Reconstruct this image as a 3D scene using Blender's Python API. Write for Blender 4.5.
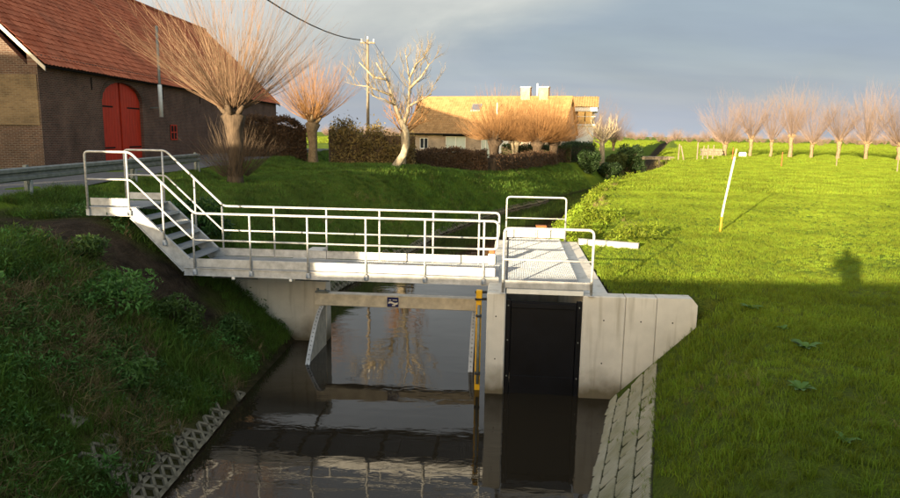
import bpy, math, random
import numpy as np
from mathutils import Vector, Matrix
for o in list(bpy.data.objects): bpy.data.objects.remove(o)
sc = bpy.context.scene
C = sc.collection
R = math.radians
rng = random.Random(7)
nr = np.random.RandomState(7)

# ------------------------------------------------------------------ camera, world, sun, exposure
EYE = 5.0
cam_d = bpy.data.cameras.new('camera'); cam = bpy.data.objects.new('camera', cam_d); C.objects.link(cam)
cam.location = (0, 0, EYE)
cam.rotation_euler = (Matrix.Rotation(R(90 - 9.6), 4, 'X') @ Matrix.Rotation(R(0.9), 4, 'Z')).to_euler()
cam_d.sensor_width = 36; cam_d.lens = 684 / 900 * 36
cam_d.clip_start = 0.05; cam_d.clip_end = 6000
sc.camera = cam

SUN_AZ, SUN_EL = 29.0, 8.3          # light travels 29 deg to the right of the view direction
sun_d = bpy.data.lights.new('sun', 'SUN'); sun_d.energy = 4.7; sun_d.angle = R(0.5); sun_d.color = (1.0, 0.80, 0.52)
sun = bpy.data.objects.new('sun', sun_d); C.objects.link(sun)
ldir = Vector((math.sin(R(SUN_AZ)) * math.cos(R(SUN_EL)), math.cos(R(SUN_AZ)) * math.cos(R(SUN_EL)), -math.sin(R(SUN_EL))))
sun.rotation_euler = ldir.to_track_quat('-Z', 'Y').to_euler(); sun.location = (-30, -60, 30)

w = bpy.data.worlds.new('World'); sc.world = w; w.use_nodes = True
nt = w.node_tree; nt.nodes.clear()
def N(tree, t, **k):
    n = tree.nodes.new(t)
    for a, b in k.items():
        if a == 'op': n.operation = b
        elif a.startswith('i_'):
            key = a[2:]
            key = int(key) if key.isdigit() else key.replace('_', ' ')
            n.inputs[key].default_value = b
        else: setattr(n, a, b)
    return n
def LK(tree, a, b): tree.links.new(a, b)
def ramp(tree, fac, stops, interp='LINEAR'):
    r = N(tree, 'ShaderNodeValToRGB'); r.color_ramp.interpolation = interp
    el = r.color_ramp.elements
    while len(el) < len(stops): el.new(0.5)
    for e_, (p, c) in zip(el, stops):
        e_.position = p; e_.color = (*c, 1) if len(c) == 3 else c
    LK(tree, fac, r.inputs[0]); return r
out = N(nt, 'ShaderNodeOutputWorld'); bg = N(nt, 'ShaderNodeBackground'); bg.inputs[1].default_value = 0.142
sky = N(nt, 'ShaderNodeTexSky'); sky.sky_type = 'NISHITA'; sky.sun_disc = False
sky.sun_elevation = R(SUN_EL)
# Blender measures sun_rotation clockwise from +Y (seen from above); the sun stands opposite to where the light goes
sky.sun_rotation = R(180 + SUN_AZ); sky.air_density = 1.2; sky.dust_density = 2.0
tc = N(nt, 'ShaderNodeTexCoord'); sep = N(nt, 'ShaderNodeSeparateXYZ'); LK(nt, tc.outputs['Generated'], sep.inputs[0])
zz = N(nt, 'ShaderNodeMath', op='MAXIMUM', i_1=0.0); LK(nt, sep.outputs[2], zz.inputs[0])
za = N(nt, 'ShaderNodeMath', op='ADD', i_1=0.16); LK(nt, zz.outputs[0], za.inputs[0])
dx = N(nt, 'ShaderNodeMath', op='DIVIDE'); LK(nt, sep.outputs[0], dx.inputs[0]); LK(nt, za.outputs[0], dx.inputs[1])
dy = N(nt, 'ShaderNodeMath', op='DIVIDE'); LK(nt, sep.outputs[1], dy.inputs[0]); LK(nt, za.outputs[0], dy.inputs[1])
cv = N(nt, 'ShaderNodeCombineXYZ'); LK(nt, dx.outputs[0], cv.inputs[0]); LK(nt, dy.outputs[0], cv.inputs[1])
mp = N(nt, 'ShaderNodeMapping'); mp.inputs['Location'].default_value = (3.1, 0.4, 0); mp.inputs['Rotation'].default_value = (0, 0, R(12)); mp.inputs['Scale'].default_value = (0.28, 0.75, 1)
LK(nt, cv.outputs[0], mp.inputs[0])
n1 = N(nt, 'ShaderNodeTexNoise', i_Scale=1.0, i_Detail=6.0, i_Roughness=0.52); mp1 = N(nt, 'ShaderNodeMapping'); mp1.inputs['Location'].default_value = (0.7, 0.2, 0.4); mp1.inputs['Scale'].default_value = (2.0, 2.0, 6.5); LK(nt, tc.outputs['Generated'], mp1.inputs[0]); LK(nt, mp1.outputs[0], n1.inputs[0]); n1.inputs['Distortion'].default_value = 0.5
# light grey deck overhead whose ragged lower edge gives way to slate rain cloud, paler again along the horizon
ed = N(nt, 'ShaderNodeMath', op='MULTIPLY_ADD', i_1=-0.22, i_2=-0.125); LK(nt, sep.outputs[0], ed.inputs[0])
e2 = N(nt, 'ShaderNodeMath', op='ADD'); LK(nt, ed.outputs[0], e2.inputs[0]); LK(nt, sep.outputs[2], e2.inputs[1])
e3 = N(nt, 'ShaderNodeMath', op='MULTIPLY_ADD', i_1=0.22, i_2=-0.11); LK(nt, n1.outputs[0], e3.inputs[0])
e4 = N(nt, 'ShaderNodeMath', op='ADD'); LK(nt, e2.outputs[0], e4.inputs[0]); LK(nt, e3.outputs[0], e4.inputs[1])
deck = N(nt, 'ShaderNodeMapRange', i_1=-0.05, i_2=0.06, interpolation_type='SMOOTHSTEP'); LK(nt, e4.outputs[0], deck.inputs[0])
light0 = ramp(nt, n1.outputs[0], [(0.32, (1.0, 1.04, 1.08)), (0.50, (1.30, 1.31, 1.30)), (0.66, (1.70, 1.68, 1.62))])
lx = N(nt, 'ShaderNodeMapRange', i_1=-0.5, i_2=0.5, i_3=1.08, i_4=0.76); LK(nt, sep.outputs[0], lx.inputs[0])
light = N(nt, 'ShaderNodeVectorMath', op='SCALE'); LK(nt, light0.outputs[0], light.inputs[0]); LK(nt, lx.outputs[0], light.inputs[3])
slate = ramp(nt, zz.outputs[0], [(0.0, (1.08, 1.22, 1.44)), (0.045, (0.82, 0.97, 1.24)), (0.12, (0.63, 0.77, 1.04)), (0.3, (0.72, 0.82, 1.0))])
sv = ramp(nt, n1.outputs[0], [(0.3, (0.88,) * 3), (0.7, (1.14,) * 3)])
sm = N(nt, 'ShaderNodeMix', data_type='RGBA', blend_type='MULTIPLY', i_0=1.0); LK(nt, slate.outputs[0], sm.inputs[6]); LK(nt, sv.outputs[0], sm.inputs[7])
cloud = N(nt, 'ShaderNodeMix', data_type='RGBA'); LK(nt, deck.outputs[0], cloud.inputs[0]); LK(nt, sm.outputs[2], cloud.inputs[6]); LK(nt, light.outputs[0], cloud.inputs[7])
n2 = N(nt, 'ShaderNodeTexNoise', i_Scale=2.3, i_Detail=5.0); LK(nt, mp.outputs[0], n2.inputs[0])
cover = ramp(nt, n2.outputs[0], [(0.36, (0.92,) * 3), (0.66, (0.95,) * 3)])
# the rain cloud hangs over the country ahead; toward the low sun behind the viewpoint the sky is clearing
sd = N(nt, 'ShaderNodeVectorMath', op='DOT_PRODUCT'); LK(nt, tc.outputs['Generated'], sd.inputs[0]); sd.inputs[1].default_value = tuple(-ldir)
clr = N(nt, 'ShaderNodeMapRange', i_1=-0.35, i_2=0.7, i_3=1.0, i_4=0.15); LK(nt, sd.outputs['Value'], clr.inputs[0])
cvm = N(nt, 'ShaderNodeMath', op='MULTIPLY'); LK(nt, cover.outputs[0], cvm.inputs[0]); LK(nt, clr.outputs[0], cvm.inputs[1])
mx = N(nt, 'ShaderNodeMix', data_type='RGBA'); LK(nt, cvm.outputs[0], mx.inputs[0]); LK(nt, sky.outputs[0], mx.inputs[6]); cs_ = N(nt, 'ShaderNodeVectorMath', op='SCALE'); cs_.inputs[3].default_value = 0.79; LK(nt, cloud.outputs[2], cs_.inputs[0]); LK(nt, cs_.outputs[0], mx.inputs[7])
LK(nt, mx.outputs[2], bg.inputs[0]); LK(nt, bg.outputs[0], out.inputs[0])

sc.render.engine = 'CYCLES'
sc.view_settings.view_transform = 'Standard'; sc.view_settings.look = 'None'
sc.view_settings.gamma = 1; sc.view_settings.use_curve_mapping = False
sc.view_settings.exposure = 1.95
sc.cycles.use_denoising = True
sc.cycles.use_light_tree = False
w.cycles.sampling_method = 'MANUAL'; w.cycles.sample_map_resolution = 1024
sc.cycles.max_bounces = 6; sc.cycles.diffuse_bounces = 3; sc.cycles.glossy_bounces = 3; sc.cycles.transparent_max_bounces = 8
sc.cycles.caustics_reflective = False; sc.cycles.caustics_refractive = False

# ------------------------------------------------------------------ materials
def mat(name, col, rough=0.8, var=0.0, scale=4.0, col2=None, bump=0.0, bscale=None, metal=0.0, spec=0.3, detail=5.0, stretch=(1, 1, 1), trans=0.0, objrand=0.0, world=False):
    m = bpy.data.materials.new(name); m.use_nodes = True; t = m.node_tree
    b = t.nodes['Principled BSDF']; b.inputs['Roughness'].default_value = rough; b.inputs['Metallic'].default_value = metal
    b.inputs['Specular IOR Level'].default_value = spec
    co = N(t, 'ShaderNodeTexCoord'); mpg = N(t, 'ShaderNodeMapping'); mpg.inputs['Scale'].default_value = stretch
    LK(t, N(t, 'ShaderNodeNewGeometry').outputs['Position'] if world else co.outputs['Object'], mpg.inputs[0])
    c1 = tuple(max(0, x * (1 - var)) for x in col); c2 = col2 or tuple(min(1, x * (1 + var)) for x in col)
    nz = N(t, 'ShaderNodeTexNoise', i_Scale=scale, i_Detail=detail, i_Roughness=0.62); LK(t, mpg.outputs[0], nz.inputs[0])
    rp = ramp(t, nz.outputs[0], [(0.32, c1), (0.68, c2)])
    last = rp.outputs[0]
    if objrand:
        oi = N(t, 'ShaderNodeObjectInfo'); hv = N(t, 'ShaderNodeHueSaturation'); LK(t, last, hv.inputs['Color'])
        mr = N(t, 'ShaderNodeMapRange', i_3=1 - objrand, i_4=1 + objrand); LK(t, oi.outputs['Random'], mr.inputs[0]); LK(t, mr.outputs[0], hv.inputs['Value'])
        mh = N(t, 'ShaderNodeMapRange', i_3=0.5 - objrand * 0.06, i_4=0.5 + objrand * 0.06); LK(t, oi.outputs['Random'], mh.inputs[0]); LK(t, mh.outputs[0], hv.inputs['Hue'])
        last = hv.outputs[0]
    LK(t, last, b.inputs['Base Color'])
    if bump:
        n2_ = N(t, 'ShaderNodeTexNoise', i_Scale=bscale or scale * 6, i_Detail=6.0); LK(t, mpg.outputs[0], n2_.inputs[0])
        bp = N(t, 'ShaderNodeBump', i_Strength=bump, i_Distance=0.02); LK(t, n2_.outputs[0], bp.inputs['Height']); LK(t, bp.outputs[0], b.inputs['Normal'])
    if trans:
        tr = N(t, 'ShaderNodeBsdfTranslucent'); LK(t, last, tr.inputs[0])
        ms = N(t, 'ShaderNodeMixShader', i_0=trans); LK(t, b.outputs[0], ms.inputs[1]); LK(t, tr.outputs[0], ms.inputs[2])
        LK(t, ms.outputs[0], t.nodes['Material Output'].inputs[0])
    return m
def brick_mat(name, axis, c1, c2, mortar, bw=0.21, bh=0.065, ms=0.012, soot=None):
    m = bpy.data.materials.new(name); m.use_nodes = True; t = m.node_tree; b = t.nodes['Principled BSDF']
    b.inputs['Roughness'].default_value = 0.9; b.inputs['Specular IOR Level'].default_value = 0.2
    co = N(t, 'ShaderNodeTexCoord'); s = N(t, 'ShaderNodeSeparateXYZ'); LK(t, co.outputs['Object'], s.inputs[0])
    cb = N(t, 'ShaderNodeCombineXYZ'); LK(t, s.outputs[axis], cb.inputs[0]); LK(t, s.outputs[2], cb.inputs[1])
    br = N(t, 'ShaderNodeTexBrick', i_Color1=(*c1, 1), i_Color2=(*c2, 1), i_Mortar=(*mortar, 1), i_Scale=1.0, i_Mortar_Size=ms, i_Mortar_Smooth=0.3, i_Bias=0.0, i_Brick_Width=bw, i_Row_Height=bh)
    LK(t, cb.outputs[0], br.inputs[0])
    nz = N(t, 'ShaderNodeTexNoise', i_Scale=0.9, i_Detail=8.0, i_Roughness=0.65); LK(t, co.outputs['Object'], nz.inputs[0])
    rp = ramp(t, nz.outputs[0], [(0.3, (0.62,) * 3), (0.7, (1.35, 1.3, 1.25))])
    mu = N(t, 'ShaderNodeMix', data_type='RGBA', blend_type='MULTIPLY', i_0=1.0); LK(t, br.outputs[0], mu.inputs[6]); LK(t, rp.outputs[0], mu.inputs[7])
    LK(t, mu.outputs[2], b.inputs['Base Color'])
    bp = N(t, 'ShaderNodeBump', i_Strength=0.6, i_Distance=0.02); iv = N(t, 'ShaderNodeMath', op='SUBTRACT', i_0=1.0); LK(t, br.outputs['Fac'], iv.inputs[1])
    LK(t, iv.outputs[0], bp.inputs['Height']); LK(t, bp.outputs[0], b.inputs['Normal'])
    return m
def tile_mat(name, c1, c2, moss, mossamt=0.6):
    m = bpy.data.materials.new(name); m.use_nodes = True; t = m.node_tree; b = t.nodes['Principled BSDF']
    b.inputs['Roughness'].default_value = 0.85; b.inputs['Specular IOR Level'].default_value = 0.25
    g = N(t, 'ShaderNodeAttribute', attribute_name='tint')
    rp = ramp(t, g.outputs['Fac'], [(0.0, c1), (1.0, c2)])
    co = N(t, 'ShaderNodeTexCoord')
    nz = N(t, 'ShaderNodeTexNoise', i_Scale=0.8, i_Detail=8.0, i_Roughness=0.7); LK(t, co.outputs['Object'], nz.inputs[0])
    mk_ = ramp(t, nz.outputs[0], [(0.45, (0, 0, 0)), (0.75, (mossamt,) * 3)])
    mxx = N(t, 'ShaderNodeMix', data_type='RGBA', i_7=(*moss, 1)); LK(t, mk_.outputs[0], mxx.inputs[0]); LK(t, rp.outputs[0], mxx.inputs[6])
    LK(t, mxx.outputs[2], b.inputs['Base Color'])
    return m

M = {}
M['galv'] = mat('galvanised_steel', (0.43, 0.44, 0.445), 0.55, 0.26, 9, metal=0.25, spec=0.5, bump=0.08, stretch=(1, 1, 3))
M['galv_plate'] = mat('galvanised_plate', (0.46, 0.465, 0.465), 0.6, 0.26, 6, metal=0.15, spec=0.45, bump=0.08)
M['grating'] = mat('galvanised_grating', (0.36, 0.39, 0.43), 0.5, 0.12, 3, metal=0.3, spec=0.5)
M['guard'] = mat('weathered_zinc', (0.20, 0.22, 0.21), 0.6, 0.25, 6, metal=0.3, spec=0.4)
M['gate_steel'] = mat('stained_steel', (0.60, 0.56, 0.48), 0.6, 0.22, 5, metal=0.1, spec=0.4, bump=0.1)
M['black'] = mat('black_plastic', (0.0035, 0.004, 0.006), 0.5, 0.4, 3, spec=0.2)
M['dark_rubber'] = mat('dark_rubber', (0.03, 0.03, 0.03), 0.7, 0.3, 9)
M['yellow'] = mat('yellow_paint', (0.72, 0.40, 0.015), 0.55, 0.15, 9)
M['white'] = mat('white_paint', (0.78, 0.77, 0.72), 0.6, 0.08, 6)
M['cream'] = mat('cream_render', (0.60, 0.55, 0.46), 0.85, 0.12, 2)
M['amber'] = mat('amber_paint', (0.50, 0.24, 0.02), 0.6, 0.2, 9)
M['straw_paint'] = mat('faded_yellow_paint', (0.55, 0.42, 0.12), 0.6, 0.2, 9)
M['orange'] = mat('orange_plastic', (0.30, 0.095, 0.03), 0.6, 0.15, 9)
M['blue'] = mat('blue_enamel', (0.01, 0.02, 0.12), 0.4, 0.1, 9)
M['asphalt'] = mat('asphalt', (0.10, 0.10, 0.105), 0.9, 0.25, 5, bump=0.2, bscale=60)
M['soil'] = mat('bare_soil', (0.045, 0.030, 0.020), 0.95, 0.45, 6, bump=0.8, bscale=18)
M['bark'] = mat('rough_bark', (0.085, 0.060, 0.040), 0.95, 0.45, 9, bump=0.9, bscale=20, stretch=(1, 1, 0.25))
M['barkpale'] = mat('pale_bark', (0.31, 0.26, 0.18), 0.9, 0.40, 7, bump=0.7, bscale=22, stretch=(1, 1, 0.5))
M['twig_orange'] = mat('orange_osier', (0.215, 0.112, 0.044), 0.75, 0.35, 2)
M['twig_tan'] = mat('tan_osier', (0.165, 0.105, 0.066), 0.8, 0.35, 1.2)
M['bark_mid'] = mat('tan_bark', (0.20, 0.145, 0.085), 0.95, 0.4, 7, bump=0.8, bscale=20)
M['moss'] = mat('mossy_groove', (0.075, 0.072, 0.035), 0.95, 0.4, 4, bump=0.4)
M['block_old'] = mat('silted_concrete', (0.19, 0.17, 0.12), 0.95, 0.45, 5, bump=0.4)
M['twig_pink'] = mat('pinkish_osier', (0.175, 0.125, 0.098), 0.8, 0.25, 3)
M['twig_grey'] = mat('grey_twig', (0.19, 0.155, 0.10), 0.85, 0.30, 3)
M['wood'] = mat('weathered_wood', (0.20, 0.165, 0.12), 0.9, 0.3, 6, bump=0.4, stretch=(1, 1, 0.2))
M['door_red'] = mat('red_door_paint', (0.58, 0.040, 0.014), 0.6, 0.22, 3, stretch=(1, 6, 0.6))
M['dark'] = mat('dark_void', (0.012, 0.010, 0.009), 0.9, 0.2, 4)
M['glass'] = mat('window_glass', (0.03, 0.035, 0.04), 0.08, 0.1, 2, spec=0.8)
M['blind'] = mat('pale_blind', (0.50, 0.56, 0.50), 0.7, 0.05, 4)
M['cloth'] = mat('dark_coat', (0.02, 0.02, 0.025), 0.9, 0.2, 8)
M['ochre'] = mat('ochre_render', (0.24, 0.17, 0.085), 0.95, 0.25, 3, bump=0.3)
M['hedge_brown'] = mat('brown_hedge_leaf', (0.105, 0.062, 0.034), 0.8, 0.45, 1.5, trans=0.2)
M['hedge_green'] = mat('green_hedge_leaf', (0.060, 0.085, 0.022), 0.7, 0.4, 1.5, trans=0.25)
M['ivy'] = mat('ivy_leaf', (0.20, 0.15, 0.055), 0.7, 0.5, 1.2, trans=0.2)
M['leaf_dark'] = mat('dark_evergreen_leaf', (0.026, 0.052, 0.014), 0.55, 0.5, 2.0, trans=0.15)
M['leaf_shrub'] = mat('glossy_shrub_leaf', (0.04, 0.10, 0.02), 0.45, 0.45, 2.0, trans=0.25)
M['grass'] = mat('meadow_grass', (0.165, 0.225, 0.016), 0.65, 0.34, 0.45, trans=0.30, objrand=0.28, spec=0.2, world=True, detail=7.0)
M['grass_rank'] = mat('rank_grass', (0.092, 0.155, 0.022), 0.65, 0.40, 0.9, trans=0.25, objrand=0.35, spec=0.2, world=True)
M['straw'] = mat('dry_grass', (0.24, 0.175, 0.08), 0.8, 0.3, 0.6, trans=0.2, objrand=0.3, world=True)
M['weed'] = mat('nettle_leaf', (0.078, 0.160, 0.032), 0.6, 0.4, 1.0, trans=0.25, objrand=0.35, world=True)
M['dock'] = mat('dock_leaf', (0.10, 0.20, 0.035), 0.5, 0.25, 3.0, trans=0.25)

def concrete_mat():
    m = mat('concrete', (0.64, 0.605, 0.53), 0.85, 0.10, 1.6, bump=0.15, bscale=30, spec=0.25)
    t = m.node_tree; b = t.nodes['Principled BSDF']; src = b.inputs['Base Color'].links[0].from_socket
    ge = N(t, 'ShaderNodeNewGeometry'); s = N(t, 'ShaderNodeSeparateXYZ'); LK(t, ge.outputs['Position'], s.inputs[0])
    nz = N(t, 'ShaderNodeTexNoise', i_Scale=3.0, i_Detail=5.0); LK(t, ge.outputs['Position'], nz.inputs[0])
    a = N(t, 'ShaderNodeMath', op='MULTIPLY_ADD', i_1=0.5, i_2=-0.25); LK(t, nz.outputs[0], a.inputs[0])
    z = N(t, 'ShaderNodeMath', op='ADD'); LK(t, s.outputs[2], z.inputs[0]); LK(t, a.outputs[0], z.inputs[1])
    al = ramp(t, z.outputs[0], [(0.36, (0.92,) * 3), (0.58, (0.5,) * 3), (0.86, (0,) * 3)])   # algae and silt tide line just above the water
    x1 = N(t, 'ShaderNodeMix', data_type='RGBA', i_7=(0.11, 0.085, 0.04, 1)); LK(t, al.outputs[0], x1.inputs[0]); LK(t, src, x1.inputs[6])
    # rain streaks
    mp_ = N(t, 'ShaderNodeMapping'); mp_.inputs['Scale'].default_value = (5, 5, 0.35); LK(t, ge.outputs['Position'], mp_.inputs[0])
    st = N(t, 'ShaderNodeTexNoise', i_Scale=1.3, i_Detail=4.0); LK(t, mp_.outputs[0], st.inputs[0])
    sr = ramp(t, st.outputs[0], [(0.54, (0,) * 3), (0.74, (0.5,) * 3)])
    x2 = N(t, 'ShaderNodeMix', data_type='RGBA', i_7=(0.20, 0.17, 0.10, 1)); LK(t, sr.outputs[0], x2.inputs[0]); LK(t, x1.outputs[2], x2.inputs[6])
    LK(t, x2.outputs[2], b.inputs['Base Color'])
    return m
M['concrete'] = concrete_mat()
M['block'] = mat('revetment_concrete', (0.62, 0.56, 0.42), 0.9, 0.2, 1.7, col2=(0.30, 0.28, 0.16), bump=0.4, world=True, detail=8.0)
M['brick_y'] = brick_mat('barn_brick_long_wall', 1, (0.165, 0.080, 0.055), (0.100, 0.053, 0.040), (0.20, 0.16, 0.13))
M['brick_x'] = brick_mat('barn_brick_gable', 0, (0.120, 0.066, 0.044), (0.075, 0.045, 0.033), (0.17, 0.14, 0.115))
M['tan_brick'] = brick_mat('tan_brick_infill', 0, (0.21, 0.145, 0.080), (0.145, 0.10, 0.058), (0.20, 0.165, 0.11))
M['house_brick'] = brick_mat('house_brick', 0, (0.42, 0.30, 0.20), (0.34, 0.24, 0.16), (0.45, 0.40, 0.33))
M['tile_red'] = tile_mat('red_clay_tile', (0.38, 0.095, 0.042), (0.58, 0.18, 0.090), (0.15, 0.070, 0.045))
M['tile_orange'] = tile_mat('orange_clay_tile', (0.31, 0.18, 0.075), (0.44, 0.265, 0.115), (0.20, 0.13, 0.06), 0.5)

# ------------------------------------------------------------------ mesh helpers
class MB:
    def __init__(s): s.v = []; s.f = []
    def add(s, vs, fs):
        k = len(s.v); s.v += [tuple(v) for v in vs]; s.f += [tuple(i + k for i in f) for f in fs]; return s
    def box(s, x0, x1, y0, y1, z0, z1):
        return s.add([(x0, y0, z0), (x1, y0, z0), (x1, y1, z0), (x0, y1, z0), (x0, y0, z1), (x1, y0, z1), (x1, y1, z1), (x0, y1, z1)],
                     [(0, 3, 2, 1), (4, 5, 6, 7), (0, 1, 5, 4), (1, 2, 6, 5), (2, 3, 7, 6), (3, 0, 4, 7)])
    def bbox(s, x0, x1, y0, y1, z0, z1, b=0.012):   # box with chamfered edges
        import itertools
        cx, cy, cz = (x0 + x1) / 2, (y0 + y1) / 2, (z0 + z1) / 2; hx, hy, hz = (x1 - x0) / 2, (y1 - y0) / 2, (z1 - z0) / 2
        pts = []; idx = {}
        for sx, sy, sz in itertools.product((-1, 1), repeat=3):
            for a in range(3):
                h = [hx - b, hy - b, hz - b]; h[a] += b
                idx[(sx, sy, sz, a)] = len(pts); pts.append((cx + sx * h[0], cy + sy * h[1], cz + sz * h[2]))
        F = []
        for a in range(3):
            o = [i for i in range(3) if i != a]
            for sg in (-1, 1):
                q = []
                for p_, q_ in ((-1, -1), (1, -1), (1, 1), (-1, 1)):
                    k = [0, 0, 0]; k[a] = sg; k[o[0]] = p_; k[o[1]] = q_; q.append(idx[(*k, a)])
                F.append(tuple(q))
            for p_, q_ in itertools.product((-1, 1), repeat=2):
                k = [0, 0, 0]; k[o[0]] = p_; k[o[1]] = q_
                k0 = list(k); k0[a] = -1; k1 = list(k); k1[a] = 1
                F.append((idx[(*k0, o[0])], idx[(*k1, o[0])], idx[(*k1, o[1])], idx[(*k0, o[1])]))
        for k in itertools.product((-1, 1), repeat=3): F.append((idx[(*k, 0)], idx[(*k, 1)], idx[(*k, 2)]))
        return s.add(pts, F)
    def prism(s, poly, axis, a0, a1):   # poly in the two other axes, extruded along axis
        o = [i for i in range(3) if i != axis]; n = len(poly); vs = []
        for a in (a0, a1):
            for p in poly:
                q = [0, 0, 0]; q[axis] = a; q[o[0]] = p[0]; q[o[1]] = p[1]; vs.append(tuple(q))
        return s.add(vs, [tuple(range(n - 1, -1, -1)), tuple(range(n, 2 * n))] + [(i, (i + 1) % n, n + (i + 1) % n, n + i) for i in range(n)])
    def tube(s, pts, rad, seg=8, cap=True):
        pts = [Vector(p) for p in pts]; n = len(pts)
        rads = rad if isinstance(rad, (list, tuple)) else [rad] * n
        d0 = (pts[1] - pts[0]).normalized(); ref = Vector((0, 0, 1)) if abs(d0.z) < 0.9 else Vector((1, 0, 0))
        u = d0.cross(ref).normalized(); k = len(s.v)
        for i, p in enumerate(pts):
            d = (pts[min(i + 1, n - 1)] - pts[max(i - 1, 0)]).normalized()
            u = (u - d * u.dot(d)).normalized(); v = d.cross(u)
            for j in range(seg):
                a = 2 * math.pi * j / seg; s.v.append(tuple(p + (u * math.cos(a) + v * math.sin(a)) * rads[i]))
        for i in range(n - 1):
            for j in range(seg):
                j2 = (j + 1) % seg; s.f.append((k + i * seg + j, k + i * seg + j2, k + (i + 1) * seg + j2, k + (i + 1) * seg + j))
        if cap:
            s.f.append(tuple(k + j for j in range(seg - 1, -1, -1))); s.f.append(tuple(k + (n - 1) * seg + j for j in range(seg)))
        return s
    def mesh(s, name, smooth=False):
        me = bpy.data.meshes.new(name); me.from_pydata(s.v, [], s.f); me.validate()
        if smooth: me.polygons.foreach_set('use_smooth', [True] * len(me.polygons))
        return me
def rounded(pts, r=0.08, k=4):
    pts = [Vector(p) for p in pts]; o = [pts[0]]
    for i in range(1, len(pts) - 1):
        a, b, c = pts[i - 1], pts[i], pts[i + 1]; d1 = (a - b); d2 = (c - b)
        rr = min(r, d1.length * 0.45, d2.length * 0.45); p0 = b + d1.normalized() * rr; p1 = b + d2.normalized() * rr
        for j in range(k + 1):
            t = j / k; o.append(p0 * (1 - t) ** 2 + b * 2 * t * (1 - t) + p1 * t * t)
    return o + [pts[-1]]
def link(name, me, m=None, parent=None):
    o = bpy.data.objects.new(name, me); C.objects.link(o)
    if m is not None: me.materials.append(M[m] if isinstance(m, str) else m)
    if parent: o.parent = parent
    return o
def mk(name, mb, m, parent=None, smooth=False): return link(name, mb.mesh(name, smooth), m, parent)
def tag(o, label, cat, group=None):
    o['label'] = label; o['category'] = cat
    if group: o['group'] = group
    return o
def empty(name, loc=(0, 0, 0), rz=0):
    o = bpy.data.objects.new(name, None); C.objects.link(o); o.location = loc; o.rotation_euler = (0, 0, rz); o.empty_display_size = 0.2; return o
def thing(name, label, cat, loc=(0, 0, 0), rz=0, group=None): return tag(empty(name, loc, rz), label, cat, group)
def struct(o): o['kind'] = 'structure'; return o
def stuff(o, label=None, cat=None):
    o['kind'] = 'stuff'
    if label: tag(o, label, cat)
    return o
def copy_thing(root, loc, rz=0, scale=1.0, label=None):
    r = root.copy(); C.objects.link(r); r.location = loc; r.rotation_euler = (0, 0, rz); r.scale = (scale,) * 3 if not hasattr(scale, '__len__') else scale
    if label: r['label'] = label
    for ch in root.children:
        c = ch.copy(); C.objects.link(c); c.parent = r
        for g in ch.children:
            d = g.copy(); C.objects.link(d); d.parent = c
    return r

# ------------------------------------------------------------------ terrain
WL = 0.28
LW = np.array([(-60, -4.6), (-8, -3.9), (8.2, -3.62), (11, -3.6), (14.4, -3.46), (20, -3.25), (21.6, -2.85), (26, -1.75), (32.5, -0.2), (38.7, 2.0), (43, 3.75), (47.8, 6.3), (55.7, 9.7), (66, 15), (85, 23.2), (112, 31), (400, 120), (4000, 1300)])
RW = np.array([(-60, -0.6), (-8, 0.2), (4.0, 0.52), (8.4, 1.87), (11.6, 2.85), (13, 2.97), (18, 3.3), (26, 3.5), (33.8, 5.2), (39, 7.0), (45.9, 9.7), (57, 14.4), (66, 18.4), (85, 25.6), (112, 33), (400, 124), (4000, 1304)])
def lw(y): return np.interp(y, LW[:, 0], LW[:, 1])
def rw(y): return np.interp(y, RW[:, 0], RW[:, 1])
def sstep(a, b, x):
    t = np.clip((x - a) / (b - a), 0, 1); return t * t * (3 - 2 * t)
def vnoise(x, y, s):
    x = np.asarray(x, float) / s; y = np.asarray(y, float) / s
    xi = np.floor(x); yi = np.floor(y); fx = x - xi; fy = y - yi; fx = fx * fx * (3 - 2 * fx); fy = fy * fy * (3 - 2 * fy)
    def h(a, b):
        t = np.sin(a * 127.1 + b * 311.7) * 43758.5453; return t - np.floor(t)
    return (h(xi, yi) * (1 - fx) + h(xi + 1, yi) * fx) * (1 - fy) + (h(xi, yi + 1) * (1 - fx) + h(xi + 1, yi + 1) * fx) * fy - 0.5
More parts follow.
